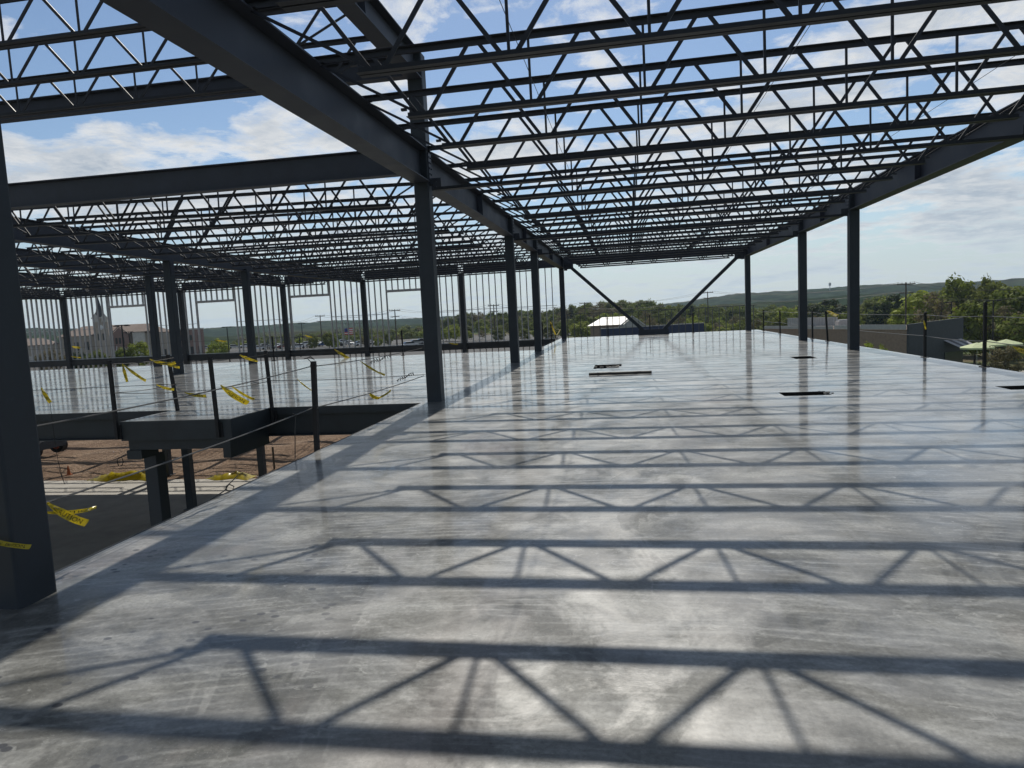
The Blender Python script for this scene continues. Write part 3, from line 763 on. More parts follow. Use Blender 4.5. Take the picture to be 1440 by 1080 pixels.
# boom lift half hidden behind the left column
bl = at(66, 640, z=ZL); LX, LY = bl.x-1.2, bl.y
t = thing('boom_lift', (LX, LY, ZL), 'orange boom lift with big black wheels parked on the dirt', 'machine')
MB().prism([(LY-1.0, ZL+.45), (LY+1.0, ZL+.45), (LY+1.0, ZL+.8), (LY+.8, ZL+.95), (LY-.8, ZL+.95), (LY-1.0, ZL+.8)], 'x', LX-1.7, LX+1.7).build('chassis', CHAR, t)
MB().prism([(LX-1.2, ZL+.97), (LX+1.0, ZL+.97), (LX+1.3, ZL+1.3), (LX+.9, ZL+1.75), (LX-1.1, ZL+1.75)], 'y', LY-.8, LY+.8).build('turntable', ORANGE, t)
MB().bar((LX-1.2, LY, ZL+1.9), (LX-4.0, LY, ZL+1.7), .3, .3).build('boom', ORANGE, t)
for sx in (-1, 1):
    for sy in (-1, 1):
        c = Vector((LX+sx*1.2, LY+sy*.95, ZL+.5)); mb = MB()
        mb.tube([c+Vector((0, -.2, 0)), c+Vector((0, .2, 0))], .5, 20); w = mb.build('wheel', RUBBER, t)
        MB().tube([c+Vector((0, -.215, 0)), c+Vector((0, .215, 0))], .28, 12).build('rim', RUST, w, origin=(LX, LY, ZL))
t = at(97, 668, z=ZL)
MBm = MB(); MBm.tube([(t.x, t.y, ZL+.04), (t.x, t.y, ZL+.5)], .10, 10, r2=.025).box(t.x-.13, t.y-.13, ZL, t.x+.13, t.y+.13, ZL+.04)
tag(MBm.build('traffic_cone', ORANGE, origin=(t.x, t.y, ZL)), 'small orange marker cone on the dirt near the lower floor', 'cone')
q = at(386, 660, z=ZL)
tag(MB().tube([(q.x, q.y, ZL), (q.x, q.y, ZL+1.15)], .05, 6).build('timber_stake', WOODP, origin=(q.x, q.y, ZL)), 'pale upright stake in the dirt right of the lower columns', 'stake')
# ------------------------------------------------------------------ terrain and background
def ss(a, b, x):
    t_ = max(0, min(1, (x-a)/(b-a))); return t_*t_*(3-2*t_)
def gz(x, y):
    r = math.hypot(x, y)
    z = ZL-.12-4.0*ss(6, 40, x)*ss(-20, 30, x)-2.4*ss(60, 160, y)*ss(-60, 30, x)-(8*ss(240, 320, y)+14*ss(320, 600, y))*ss(-60, -130, x)
    return z
def terrain():
    mb = MB(); na = 96; rs = [0, 12, 25, 40, 60, 80, 110, 150, 200, 270, 360, 500, 800, 1300, 2200, 4500]
    mb.v.append((0, 0, gz(0, 0)-.3))
    for r in rs[1:]:
        for k in range(na):
            a = 2*math.pi*k/na; x, y = r*math.sin(a), r*math.cos(a)
            mb.v.append((x, y, gz(x, y)-.25))
    for k in range(na): mb.f.append((0, 1+(k+1)%na, 1+k)); mb.mi.append(0)
    for i in range(len(rs)-2):
        for k in range(na):
            a = 1+i*na+k; b = 1+i*na+(k+1)%na; mb.f.append((a, b, b+na, a+na)); mb.mi.append(0)
    return mb.build('ground', GROUND, smooth=True)
tag(terrain(), kind='structure')
def hill_mat():
    t = NT('wooded_hillside'); v = t.coord(); a = t.noise(v, .004, 5, .6); b = t.noise(v, .022, 8, .8)
    vo = t.n('ShaderNodeTexVoronoi', i_Scale=.075); t.l(v, vo.inputs['Vector'])
    c = t.ramp(a, [(.35, (.016,.030,.015)), (.5, (.028,.043,.020)), (.65, (.060,.058,.032))])
    c = t.mix(.7, c, t.ramp(b, [(.36, .15), (.64, 1.9)]), 'MULTIPLY')
    c = t.mix(.7, c, t.ramp(vo.outputs['Distance'], [(.0, 1.3), (.8, .5)]), 'MULTIPLY')
    t.set(c, 1., spec=0.); return t.m
HILL = hill_mat()
def lerp_tab(tab, u):
    if u <= tab[0][0]: return tab[0][1]
    for (a, va), (b, vb) in zip(tab, tab[1:]):
        if u <= b: return va+(vb-va)*(u-a)/(b-a)
    return tab[-1][1]
def hills(tab, dist, depth, name, amp):
    """a ridge at a real distance; profile surveyed as bearing -> crest height"""
    mb = MB(); nu, nd = 420, 16
    for i in range(nu+1):
        u = -500+i*(2500)/nu; v = lerp_tab(tab, u)
        d = FW+RT*((u-720)/F_PX)-UP*((v-540)/F_PX); hor = Vector((d.x, d.y, 0)); k = dist/hor.length
        crest = EYE+d.z*k; dirv = hor.normalized()
        for j in range(nd+1):
            f = j/nd; r = dist+(f-.72)*depth
            g = math.sin(min(1, f/.72)*math.pi/2)**.9 if f < .72 else math.cos((f-.72)/.28*math.pi/2)
            p = dirv*r
            z = -32+(crest+32)*g
            z += amp*(noise.noise((p.x*.02, p.y*.02, 1))+.8*noise.noise((p.x*.07, p.y*.07, 5)))*min(1, .35+g)-amp*.3
            mb.v.append((p.x, p.y, z))
    for i in range(nu):
        for j in range(nd):
            a = i*(nd+1)+j; mb.f.append((a, a+nd+1, a+nd+2, a+1)); mb.mi.append(0)
    return tag(mb.build(name, HILL, smooth=True), kind='structure')
hills([(-500,462),(150,462),(260,463),(330,459),(400,455),(440,452),(480,450),(560,448),(640,444),(760,440),(900,431),(960,424),(1000,418),(1050,412),(1100,409),(1150,406),(1200,402),(1240,399),(1300,399),(1340,397),(1440,391),(1700,380),(2000,372)], 1500, 700, 'distant_hills', 2.6)
hills([(-500,474),(300,472),(400,466),(500,460),(600,455),(700,446),(800,438),(900,433),(1000,428),(1100,422),(1200,414),(1300,412),(1440,404),(1700,390),(2000,384)], 750, 380, 'middle_hills', 2.4)

# ---- trees
def crown_mesh(mb, h, w, base, n, leaf, clumps, seed, conifer=False, mi=0):
    rr = random.Random(seed); C = []
    for k in range(clumps):
        f = rr.random()
        if conifer: rad = w/2*(1-f)**.8*rr.uniform(.55, 1); z = base+(h-base)*f; s = .10*w*(1.25-f)+.15
        else:
            th = math.acos(1-2*rr.random()*.92); q = rr.uniform(.45, 1)**.6
            rad = w/2*math.sin(th)*q*.84; z = base+(h-base)*(.46+.46*math.cos(th)*q); s = w*rr.uniform(.10, .19)
        a = rr.uniform(0, 6.283); C.append((Vector((rad*math.cos(a), rad*math.sin(a), z)), s))
    for k in range(n):
        c, s = rr.choice(C)
        d = Vector((rr.gauss(0, 1), rr.gauss(0, 1), rr.gauss(0, .8))); d = d.normalized()*s*rr.uniform(.35, 1.05)
        p = c+d; nrm = (d.normalized()+Vector((rr.gauss(0,.5), rr.gauss(0,.5), rr.gauss(0,.5)+.3))).normalized()
        a = nrm.cross(Vector((rr.gauss(0,1), rr.gauss(0,1), rr.gauss(0,1)))).normalized(); b = nrm.cross(a)
        l = leaf*rr.uniform(.6, 1.4); e = l*rr.uniform(.45, .8)
        mb.add([p-a*l, p-b*e, p+a*l, p+b*e], [(0,1,2,3)], mi)
    return C
def trunk_mesh(mb, C, h, base, r, rr, limbs=9, mi=0):
    mb.tube([(0,0,0), (rr.uniform(-.1,.1)*r*3, 0, base*.6), (rr.uniform(-.3,.3), rr.uniform(-.3,.3), base+(h-base)*.35), (rr.uniform(-.4,.4), rr.uniform(-.4,.4), h*.88)], r, 7, mi, r*.18)
    for k in range(limbs):
        c, s = C[rr.randrange(len(C))]; z = base*.8+(c.z-base*.8)*.45
        mb.tube([(0,0,max(.4*base, z)), Vector((c.x*.5, c.y*.5, (z+c.z)/2+.2)), c], r*.35, 5, mi, r*.06)
def tree_far(name, h, w, base, n, leaf, clumps, seed, mats, conifer=False):
    mb = MB(); C = crown_mesh(mb, h, w, base, n, leaf, clumps, seed, conifer, 0)
    trunk_mesh(mb, C, h, base, .02*h, random.Random(seed), 6, 1)
    o = mb.build(name, mats); return o
PROTO = [tree_far('broadleaf_tree', 14, 10, 2.5, 3000, .36, 46, 11, [LEAF, BARK]), tree_far('broadleaf_tree', 13, 9, 2.0, 2600, .36, 40, 12, [LEAF, BARK]),
         tree_far('pine_tree', 15, 7, 1.5, 2600, .34, 60, 13, [PINE, BARK], True), tree_far('budding_tree', 13, 8.5, 2.2, 1700, .27, 44, 14, [TWIG, BARK]),
         tree_far('bright_green_tree', 11, 9, 1.5, 2600, .34, 40, 15, [LEAFB, BARK]), tree_far('pine_tree', 15, 9, 2.5, 2400, .36, 34, 16, [PINE, BARK])]
HT = [14, 13, 15, 13, 11, 15]; used_p = [False]*6
def plant(k, x, y, z, h, label, group, wf=1.):
    p = PROTO[k]
    if used_p[k]: o = p.copy(); COL.objects.link(o)
    else: o = p; used_p[k] = True
    s = h/HT[k]; o.location = (x, y, z); o.scale = (s*wf, s*wf, s); o.rotation_euler = (0, 0, rng.uniform(0, 6.28))
    return tag(o, label, 'tree', group)
TOP = [(330,474),(380,471),(430,467),(480,464),(520,463),(560,459),(600,455),(625,446),(650,438),(700,437),(760,434),(790,429),(830,425),(860,421),(918,421),(930,428),(980,426),(1020,429),(1060,430),(1100,427),(1130,424),(1200,420),(1240,414),(1290,412),(1330,404)]
KL = {0: 'leafy green', 1: 'leafy green', 2: 'dark pine', 3: 'brownish budding', 4: 'bright green', 5: 'dark pine'}
def belt(u0, u1, step, d, lo, hi, words, group, kinds):
    u = u0
    while u < u1:
        uu = u+rng.uniform(-.4, .4)*step; dist = d*rng.uniform(.93, 1.07)
        v = lerp_tab(TOP, uu)+rng.uniform(lo, hi)
        p = at(uu, v, y=dist); zg = gz(p.x, p.y)-.4; h = p.z-zg
        if h > 3:
            k = rng.choice(kinds); plant(k, p.x, p.y, zg, h, '%s tree %s' % (KL[k], words), group+', '+KL[k], rng.uniform(.9, 1.25)*(1 if h > 8 else 1.35))
        u += step
belt(610, 1065, 9, 340, -2, 2, 'in the wooded ridge behind the white roofed building', 'trees of the wooded ridge', [0,1,0,3,0,1])
belt(610, 1065, 13, 300, 4, 11, 'in the wooded ridge behind the white roofed building', 'trees of the wooded ridge', [0,1,3,0,2])
belt(640, 1065, 15, 255, 12, 20, 'low on the slope behind the white roofed building', 'trees low on the slope', [0,1,4,3,0])
belt(660, 1060, 19, 205, 21, 27, 'low on the slope behind the white roofed building', 'trees low on the slope', [0,4,3,1])
belt(330, 620, 9, 400, -3, 3, 'behind the parking lot at left', 'trees behind the parking lot', [0,1,3,0,2])
belt(330, 620, 10, 330, 2, 8, 'behind the parking lot at left', 'trees behind the parking lot', [0,3,1,4,2])
belt(340, 620, 15, 275, 6, 13, 'at the back of the parking lot', 'trees at the back of the parking lot', [0,3,1,4])
for u_, v_, k_ in ((404, 474, 3), (440, 471, 0), (462, 466, 0), (470, 474, 4), (512, 470, 3), (532, 474, 4), (545, 468, 1)):
    p = at(u_, v_, y=185); zg = gz(p.x, p.y)-.2; plant(k_, p.x, p.y, zg, p.z-zg, '%s tree among the parked cars' % KL[k_], 'trees among the parked cars, '+KL[k_], 1.1)
belt(520, 640, 13, 220, 10, 18, 'in front of the wooded ridge left of the tall column', 'trees left of the tall column', [0,1,4])
belt(1062, 1340, 11, 320, -2, 4, 'behind the brown flat roofed building', 'trees behind the brown building', [0,1,3,0])
belt(1062, 1340, 13, 250, 3, 10, 'behind the brown flat roofed building', 'trees behind the brown building', [0,3,1,4])
belt(1062, 1340, 15, 190, 13, 22, 'close behind the brown flat roofed building', 'trees close behind the brown building', [0,3,1,4,3])
for (u, v, y, k, lb, wf) in ((1160, 417, 210, 5, 'broad dark pine between the two right columns behind the brown building', 1.5), (1250, 409, 190, 5, 'dark pine right of the broad right column', 1.2),
        (1302, 406, 170, 4, 'large bright green tree behind the charcoal building', 1.3), (1350, 384, 165, 1, 'tallest broadleaf tree at the right, above the charcoal building', .85),
        (1322, 404, 150, 3, 'brownish budding tree left of the tallest right tree', 1.), (1385, 392, 160, 0, 'green tree right of the tallest right tree', .9), (1393, 385, 175, 1, 'tall narrow tree at right behind the green ones', .6),
        (1420, 396, 150, 0, 'green tree near the right photo edge', 1.1), (1448, 396, 160, 0, 'green tree cut by the right photo edge', 1.), (1372, 420, 138, 1, 'lower green tree above the lime parasols', 1.), (1415, 425, 135, 3, 'budding tree above the lawn at right', 1.1),
        (1350, 430, 140, 4, 'low yellowish green tree right behind the charcoal building', .9), (1445, 432, 130, 0, 'low green tree at the right photo edge', 1.2), (1480, 400, 150, 0, 'green tree out beyond the right photo edge', 1.2)):
    p = at(u, v, y=y); zg = gz(p.x, p.y)-.3; plant(k, p.x, p.y, zg, p.z-zg, lb, 'large trees at the right', wf)
# near trees and shrubs with parts
def near_tree(name, x, y, zg, h, w, base, leafm, label, seed, n=2600, leaf=.16, cat='tree', group=None, clumps=38):
    t = thing(name, (x, y, zg), label, cat, group)
    mb = MB(); C = crown_mesh(mb, h, w, base, n, leaf, clumps, seed); mb.build('crown', leafm, t, (0,0,0))
    mb = MB(); trunk_mesh(mb, C, h, base, .018*h+.02, random.Random(seed), 8); mb.build('trunk', BARK, t, (0,0,0))
    return t
def spot(u, v, y, zoff=0):
    p = at(u, v, y=y); return p.x, p.y, gz(p.x, p.y)-.1
for u, vt, y, w, lb, sd, mt in ((192, 478, 130, 5.2, 'round bright green tree in front of the brick building', 31, LEAFB), (171, 489, 128, 4, 'small green shrub by the brick building left of the round tree', 32, LEAF),
        (305, 478, 150, 6, 'bright green tree below the second window opening', 33, LEAFB), (110, 492, 125, 5, 'low dark shrub left of the clock tower', 34, PINE), (135, 493, 125, 5, 'low green shrub under the clock tower', 35, LEAF), (70, 491, 122, 6, 'low shrub at far left behind the studs', 36, TWIG)):
    p = at(u, vt, y=y); zg = gz(p.x, p.y)-.1
    near_tree('leafy_shrub', p.x, p.y, zg, p.z-zg, w, .5, mt, lb, sd, 2200, .2)
for u, vt, y, lb, sd, mt, w in ((1400, 484, 85, 'small young tree with thin trunk by the pale path, left one', 41, TWIG, 3.4), (1418, 484, 84, 'small young tree with thin trunk by the pale path, right one', 42, TWIG, 3.2),
        (1236, 480, 100, 'bright green bush against the brown wall', 43, LEAFB, 3), (1222, 476, 102, 'sparse yellow flowering shrub against the brown wall', 44, LEAFB, 2.6), (1258, 490, 98, 'low green bush near the corner of the brown wall', 45, LEAF, 2.2), (1172, 476, 112, 'small green bush left of the broad right column', 46, LEAFB, 2)):
    p = at(u, vt, y=y); zg = gz(p.x, p.y)-.1
    near_tree('young_tree' if 'tree' in lb else 'garden_bush', p.x, p.y, zg, max(1.5, p.z-zg), w, 1.4 if 'tree' in lb else .3, mt, lb, sd, 1500, .12, 'tree' if 'tree' in lb else 'bush')

# ---- brick building with tower
BO = Vector((-135, 170, gz(-135, 170))); BA = math.atan2(.62, .78)
t = thing('brick_building', BO, 'long brick and stone building with a clock tower and pointed spire, left background', 'building', rz=BA)
def bb(mb, name, mat, parent=None): return mb.build(name, mat, parent or t, (0,0,0))
def hip(mb, x0, x1, y0, y1, z, h, inset):
    mb.add([(x0,y0,z),(x1,y0,z),(x1,y1,z),(x0,y1,z),(x0+inset,(y0+y1)/2,z+h),(x1-inset,(y0+y1)/2,z+h)], [(0,1,5,4),(1,2,5),(2,3,4,5),(3,0,4),(3,2,1,0)])
    return mb
bb(MB().box(-15, 0, 0, 12, 16, 7.2), 'wall', BRICKG); bb(MB().box(-30, 2, 0, -15.01, 16, 5.4), 'wall', BRICKG); bb(MB().box(12.01, 1, 0, 20, 14, 7.4), 'wall', BRICK)
bb(hip(MB(), -15.6, 12.4, -.5, 16.5, 7.21, 2.6, 6), 'roof', ROOFB); bb(hip(MB(), -31, -15.5, 1.4, 16.5, 5.42, 1.8, 4), 'roof', ROOFB)
bb(MB().box(11.9, .8, 7.41, 20.2, 14.2, 7.8), 'parapet', STONE)
bb(MB().box(-30.02, 1.9, 0, -15.02, 1.99, 2.6), 'base_band', STONE)
g = bb(MB().prism([(-3.4, 0), (1.2, 0), (1.2, 6.6), (-1.1, 9.0), (-3.4, 6.6)], 'y', -1.2, -.01), 'gable_wall', BRICK)
for s in (-1.9, -1.1, -.3): bb(MB().box(s-.25, -1.25, 4.6, s+.25, -1.205, 6.2), 'window', GLASS)
bb(MB().prism([(-3.9, 6.3), (-1.1, 9.15), (1.7, 6.3), (1.7, 6.6), (-1.1, 9.5), (-3.9, 6.6)], 'y', -1.5, .5), 'gable_roof', ROOFB)
bb(MB().box(2.0, -1.8, 0, 5.0, -.01, 7.6), 'stone_bay', STONE); bb(MB().box(3.2, -1.86, 3.2, 4.2, -1.81, 4.9), 'window', GLASS)
bb(hip(MB(), 1.5, 7.5, -2.3, 8, 7.62, 2.0, 2.4), 'bay_roof', ROOFB)
# tower
tw = bb(MB().box(-6.9, -2.4, 0, -3.5, 1, 11.6), 'tower', BRICKG)
bb(MB().box(-7.15, -2.65, 11.61, -3.25, 1.25, 11.9), 'cornice', STONE)
bb(MB().add([(-6.8,-2.3,11.91),(-3.6,-2.3,11.91),(-3.6,.9,11.91),(-6.8,.9,11.91),(-6.0,-1.5,13.3),(-4.4,-1.5,13.3),(-4.4,.1,13.3),(-6.0,.1,13.3),(-5.2,-.7,17.6)],
   [(0,1,5,4),(1,2,6,5),(2,3,7,6),(3,0,4,7),(4,5,8),(5,6,8),(6,7,8),(7,4,8),(3,2,1,0)]), 'spire', ROOFD)
for s in (-6.2, -4.2): bb(MB().prism([(s-.7, 10.6), (s+.7, 10.6), (s+.7, 11.9), (s, 13.0), (s-.7, 11.9)], 'y', -2.6, -2.41), 'dormer_gable', STONE)
mb = MB(); mb.tube([(-5.2, -2.42, 9.2), (-5.2, -2.5, 9.2)], .62, 16); bb(mb, 'clock_face', WHITE)
bb(MB().box(-6.1, -2.46, 5.8, -5.3, -2.41, 7.6), 'window', GLASS); bb(MB().box(-5.0, -2.46, 5.8, -4.3, -2.41, 7.6), 'window', GLASS)
for s in (-13.5, -11.2, -8.9): bb(MB().box(s-.5, -.06, 3.4, s+.5, -.01, 5.6), 'window', GLASS); 
for s in (-13.5, -11.2, -8.9, 7, 9.5): bb(MB().box(s-.5, -.06, .8, s+.5, -.01, 2.4), 'window', GLASS)
for s in (14, 16.5, 18.8): bb(MB().box(s-.4, .94, 4.4, s+.4, .99, 5.9), 'window', GLASS); bb(MB().box(s-.5, .94, .6, s+.5, .99, 2.6), 'window', GLASS)
# looping script sign, too far off to read
mb = MB(); pts = []
for k in range(90):
    f = k/89; pts.append((-3.0+7.4*f-.30*math.sin(f*50), -1.95, 3.4+(.9 if f < .12 else .32)*math.cos(f*50)-(.5 if .12 < f < .22 else 0)))
mb.tube(pts, .07, 4); bb(mb, 'script_sign', WHITE)
# ---- light poles, utility poles, wires
def light_pole(u, vt, y, label):
    p = at(u, vt, y=y); zg = gz(p.x, p.y)-.1
    t = thing('light_pole', (p.x, p.y, zg), label, 'lamp post', 'parking lot light poles')
    MB().tube([(p.x, p.y, zg), (p.x, p.y, p.z)], .14, 8, r2=.10).build('pole', POSTM, t)
    MB().box(p.x-1.1, p.y-.06, p.z, p.x+1.1, p.y+.06, p.z+.12).build('arm', POSTM, t)
    for s in (-1, 1): MB().box(p.x+s*.9-.35, p.y-.18, p.z-.1, p.x+s*.9+.35, p.y+.18, p.z-.002).build('lamp_head', POSTM, t)
for u, v, y, lb in ((171, 458, 90, 'tall parking lot light pole with two heads before the brick building'), (319, 460, 140, 'light pole in the second window opening'), (181, 467, 150, 'thin light pole right of the tall one'),
        (424, 455, 200, 'thin dark light pole in the third window opening'), (421, 474, 150, 'short dark lamp post left of the third opening tree'), (1338, 425, 140, 'dark light pole before the tallest right tree'), (1397, 423, 125, 'light pole at right above the young trees')): light_pole(u, v, y, lb)
POLES = []
def utility(u, vt, y, label):
    p = at(u, vt, y=y); zg = gz(p.x, p.y)-.3
    t = thing('utility_pole', (p.x, p.y, zg), label, 'utility pole', 'wooden utility poles')
    MB().tube([(p.x, p.y, zg), (p.x, p.y, p.z)], .22, 8, r2=.14).build('pole', WOODP, t)
    for h, w in ((.25, 1.7), (2.0, 1.3)): MB().box(p.x-w, p.y-.2, p.z-h-.2, p.x+w, p.y-.05, p.z-h).build('crossarm', WOODP, t)
    mb = MB()
    for s in (-1.5, -.75, .75, 1.5): mb.tube([(p.x+s, p.y-.12, p.z-.25), (p.x+s, p.y-.12, p.z+.05)], .06, 5)
    mb.build('insulators', GREYF, t)
    POLES.append(p)
for u, v, y, lb in ((400, 450, 300, 'utility pole hidden by the wall column'), (450, 443, 215, 'utility pole with crossarms in the third window opening'), (555, 435, 190, 'utility pole with crossarms in the fourth window opening'), (694, 428, 200, 'utility pole seen between studs right of the tall column'),
        (822, 425, 230, 'utility pole left of the white roofed building'), (995, 410, 230, 'utility pole right of the diagonal brace'), (1274, 397, 150, 'utility pole behind the charcoal building'), (1490, 396, 140, 'utility pole beyond the right photo edge')): utility(u, v, y, lb)
for k in range(len(POLES)-1):
    a, b = POLES[k], POLES[k+1]
    for s, dz_, w in ((-1.5, 0, 'left upper'), (1.5, 0, 'right upper'), (-1.1, -1.8, 'left lower'), (1.1, -1.8, 'right lower')):
        pts = []
        for i in range(13):
            f = i/12; p = a.lerp(b, f)+Vector((s, -.12, dz_)); p.z -= 1.6*4*f*(1-f); pts.append(p)
        tag(MB().tube(pts, .025, 4).build('power_line', CABLED, origin=pts[0]), '%s power line from the %s utility pole to the next' % (w, ORD[k+1]), 'wire', 'power lines')
# radio mast on the hill
p = at(1167, 397, y=1300)
tag(MB().tube([(p.x, p.y, p.z-26), (p.x, p.y, p.z)], .9, 5, r2=.5).box(p.x-1.6, p.y-1.6, p.z-6, p.x+1.6, p.y+1.6, p.z-1).build('radio_mast', GREYF, origin=(p.x, p.y, p.z-26)), 'thin radio mast on the far hill right of centre', 'mast')
# ---- flag
p = at(488, 464, y=160); zg = gz(p.x, p.y)
t = thing('flagpole', (p.x, p.y, zg), 'flagpole with a red, white and blue flag beyond the parking lot', 'flag')
MB().tube([(p.x-.7, p.y, zg), (p.x-.7, p.y, p.z+.5)], .06, 6).build('pole', GREYF, t)
mb = MB()
for k in range(7):
    for i in range(10):
        x0, x1 = p.x-.62+i*.21, p.x-.62+(i+1)*.21; f = lambda x: .12*math.sin((x-p.x)*4)
        z1, z0 = p.z+.4-k*.22, p.z+.4-(k+1)*.22; mi = 2 if (k < 4 and i < 4) else (k % 2)
        mb.add([(x0, p.y+f(x0), z0), (x1, p.y+f(x1), z0), (x1, p.y+f(x1), z1), (x0, p.y+f(x0), z1)], [(0,1,2,3)], mi)
mb.build('flag', [RED, WHITE, NAVY], t)
# ---- parking lot and cars
def patch(name, pts, mat, dz_=.03, n=14):
    (a, b, c, d) = [Vector((x, y, 0)) for x, y in pts]; mb = MB()
    for j in range(n+1):
        for i in range(n+1):
            p = a.lerp(b, i/n).lerp(d.lerp(c, i/n), j/n); mb.v.append((p.x, p.y, gz(p.x, p.y)-.1+dz_))
    for j in range(n):
        for i in range(n):
            k = j*(n+1)+i; mb.f.append((k, k+1, k+n+2, k+n+1)); mb.mi.append(0)
    return tag(mb.build(name, mat, smooth=True), kind='structure')
patch('parking_lot', [(-230, 110), (-20, 110), (-20, 262), (-230, 262)], ASPH)
def make_car(paint):
    t = thing('parked_car', (0,0,0), '', 'car', 'cars in the parking lot')
    O = (0,0,0)
    MB().prism([(-2.2,.35),(2.2,.35),(2.25,.7),(1.5,.92),(-1.9,.98),(-2.25,.8)], 'y', -.88, .88).build('body', paint, t, O)
    MB().prism([(1.2,.95),(.5,1.42),(-1.2,1.45),(-1.95,.99)], 'y', -.76, .76).build('windows', GLASS, t, O)
    MB().prism([(.45,1.425),(-1.2,1.455),(-1.15,1.5),(.4,1.47)], 'y', -.7, .7).build('roof', paint, t, O)
    for sx in (-1.35, 1.4):
        for sy in (-.8, .8): MB().tube([(sx, sy-.1, .33), (sx, sy+.1, .33)], .33, 12).build('wheel', RUBBER, t, O)
    return t
PAINT = [('white', flat('white_car_paint', (.75,.75,.75), .25)), ('silver', flat('silver_car_paint', (.4,.41,.42), .3, .3)), ('black', flat('black_car_paint', (.02,.02,.022), .2)), ('dark red', flat('red_car_paint', (.16,.02,.02), .25)), ('blue', flat('blue_car_paint', (.04,.08,.2), .25))]
protos = [make_car(p[1]) for p in PAINT]; usedc = [False]*5
CARS = [(279,491,0),(291,490,1),(300,491,2),(330,489,1),(345,488,0),(357,489,2),(364,491,0),(373,488,1),(381,490,2),(392,488,0),(400,489,3),(412,487,1),(420,489,0),(430,485,0),(437,488,2),(447,483,1),(455,486,4),(466,484,0),(474,486,2),(484,482,0),(492,484,1),(508,485,0),(520,484,2),(577,487,0),(586,484,1),(592,482,2)]
for i, (u, v, k) in enumerate(CARS):
    p = at(u, v+1.5, z=ZL-.3); d = min(1., 235/p.y) if p.y > 10 else 1.
    x, y = p.x*d, p.y*d; z = gz(x, y)-.06
    o = protos[k] if not usedc[k] else dup(protos[k]); usedc[k] = True
    o.location = (x, y, z); o.rotation_euler = (0, 0, rng.choice((R(35), R(40), R(215), R(-50))))
    where = 'below the second window opening' if u < 330 else 'between second and third window openings' if u < 405 else 'below the third window opening' if u < 465 else 'below the fourth window opening' if u < 560 else 'just left of the tall column'
    o['label'] = '%s car %s, %s from the left in the lot' % (PAINT[k][0], where, ORD[i+1])
# ---- white roofed building and blue panel fence
p0, p1 = at(826, 459, y=150), at(905, 459, y=150); zg = gz(p0.x, 150)-.2; cx = (p0.x+p1.x)/2
t = thing('white_roofed_building', (cx, 152, zg), 'low building with a bright white metal hip roof beyond the braces', 'building')
ze = at(860, 457, y=150).z; zr = at(860, 449, y=155).z
MB().box(p0.x+.6, 150.4, zg, p1.x-1, 162, ze).build('wall', BROWN, t)
MB().add([(p0.x,149.8,ze+.01),(p1.x-2.5,149.8,ze+.01),(p1.x-2.5,162,ze+.01),(p0.x,162,ze+.01),(p0.x+3,156,zr+.5),(p1.x-3.5,156,zr+.5)], [(0,1,5,4),(1,2,5),(2,3,4,5),(3,0,4),(3,2,1,0)]).build('hip_roof', flat('white_metal_roof', (.5,.5,.5), .5), t)
q0, q1 = at(872, 459, y=148), at(907, 459, y=148)
MB().prism([(q0.x, ze-.6), (q1.x, ze-.6), ((q0.x+q1.x)/2, zr+.3)], 'y', 148, 149.7).build('gable', GREYF, t)
MB().prism([(q0.x-.4, ze-.7), ((q0.x+q1.x)/2, zr+.32), (q1.x+.4, ze-.7), (q1.x+.4, ze-.4), ((q0.x+q1.x)/2, zr+.7), (q0.x-.4, ze-.4)], 'y', 147.6, 149.75).build('gable_roof', PARA, t)
a, b = at(845, 463, y=128), at(990, 457, y=136)
t = thing('blue_fence', (a.x, a.y, gz(a.x, a.y)), 'long dark blue panel fence in front of the white roofed building', 'fence')
zt = at(900, 460, y=130).z
MB().bar((a.x, a.y, (zt+gz(a.x, a.y))/2), (b.x, b.y, (zt+gz(a.x, a.y))/2), .15, zt-gz(a.x, a.y)).build('panels', BLUE, t)
MB().bar((a.x, a.y, zt+.08), (b.x, b.y, zt+.08), .3, .15).build('coping', PARA, t)
# ---- brown flat-roofed building with charcoal front
C0, C1, C2 = at(1075, 456, y=140), at(1275, 454, y=112), at(1352, 447, y=121)
zt = -2.75; zb = -10.2
t = thing('flat_roofed_building', (C1.x, C1.y, zb), 'long brown flat roofed building with a charcoal front and small awning, right background', 'building')
bk = Vector((C2.x-C1.x, C2.y-C1.y, 0)); D0 = C0+bk
def quad(z0, z1, o=0.): return [(C0.x,C0.y,z0),(C1.x,C1.y,z0),(C2.x,C2.y,z0),(D0.x,D0.y,z0),(C0.x,C0.y,z1),(C1.x,C1.y,z1),(C2.x,C2.y,z1+o),(D0.x,D0.y,z1+o)]
FB = [(3,2,1,0),(4,5,6,7),(0,1,5,4),(1,2,6,5),(2,3,7,6),(3,0,4,7)]
MB().add(quad(zb, zt-.8), FB).build('wall', BROWN, t)
d1 = (C1-C0); d1.z = 0; d1.normalize(); n1 = Vector((d1.y, -d1.x, 0)); d2 = bk.normalized(); n2 = Vector((d2.y, -d2.x, 0))
def face(mb, P, d, n, s0, s1, z0, z1, th, off=0.02):
    a = Vector((P.x, P.y, 0))+d*s0+n*off; b = Vector((P.x, P.y, 0))+d*s1+n*off
    mb.add([(*(a).xy, z0), (*(b).xy, z0), (*(b+n*th).xy, z0), (*(a+n*th).xy, z0), (*(a).xy, z1), (*(b).xy, z1), (*(b+n*th).xy, z1), (*(a+n*th).xy, z1)], FB); return mb
L1 = (C1-C0).xy.length; L2 = bk.length
face(MB(), C0, d1, n1, 0, L1*.55, zt-.78, zt-.25, .2).build('parapet_band', PARA, t)
face(MB(), C0, d1, n1, L1*.56, L1*.73, zt-.78, zt-.12, .2).build('parapet_band', GREYF, t)
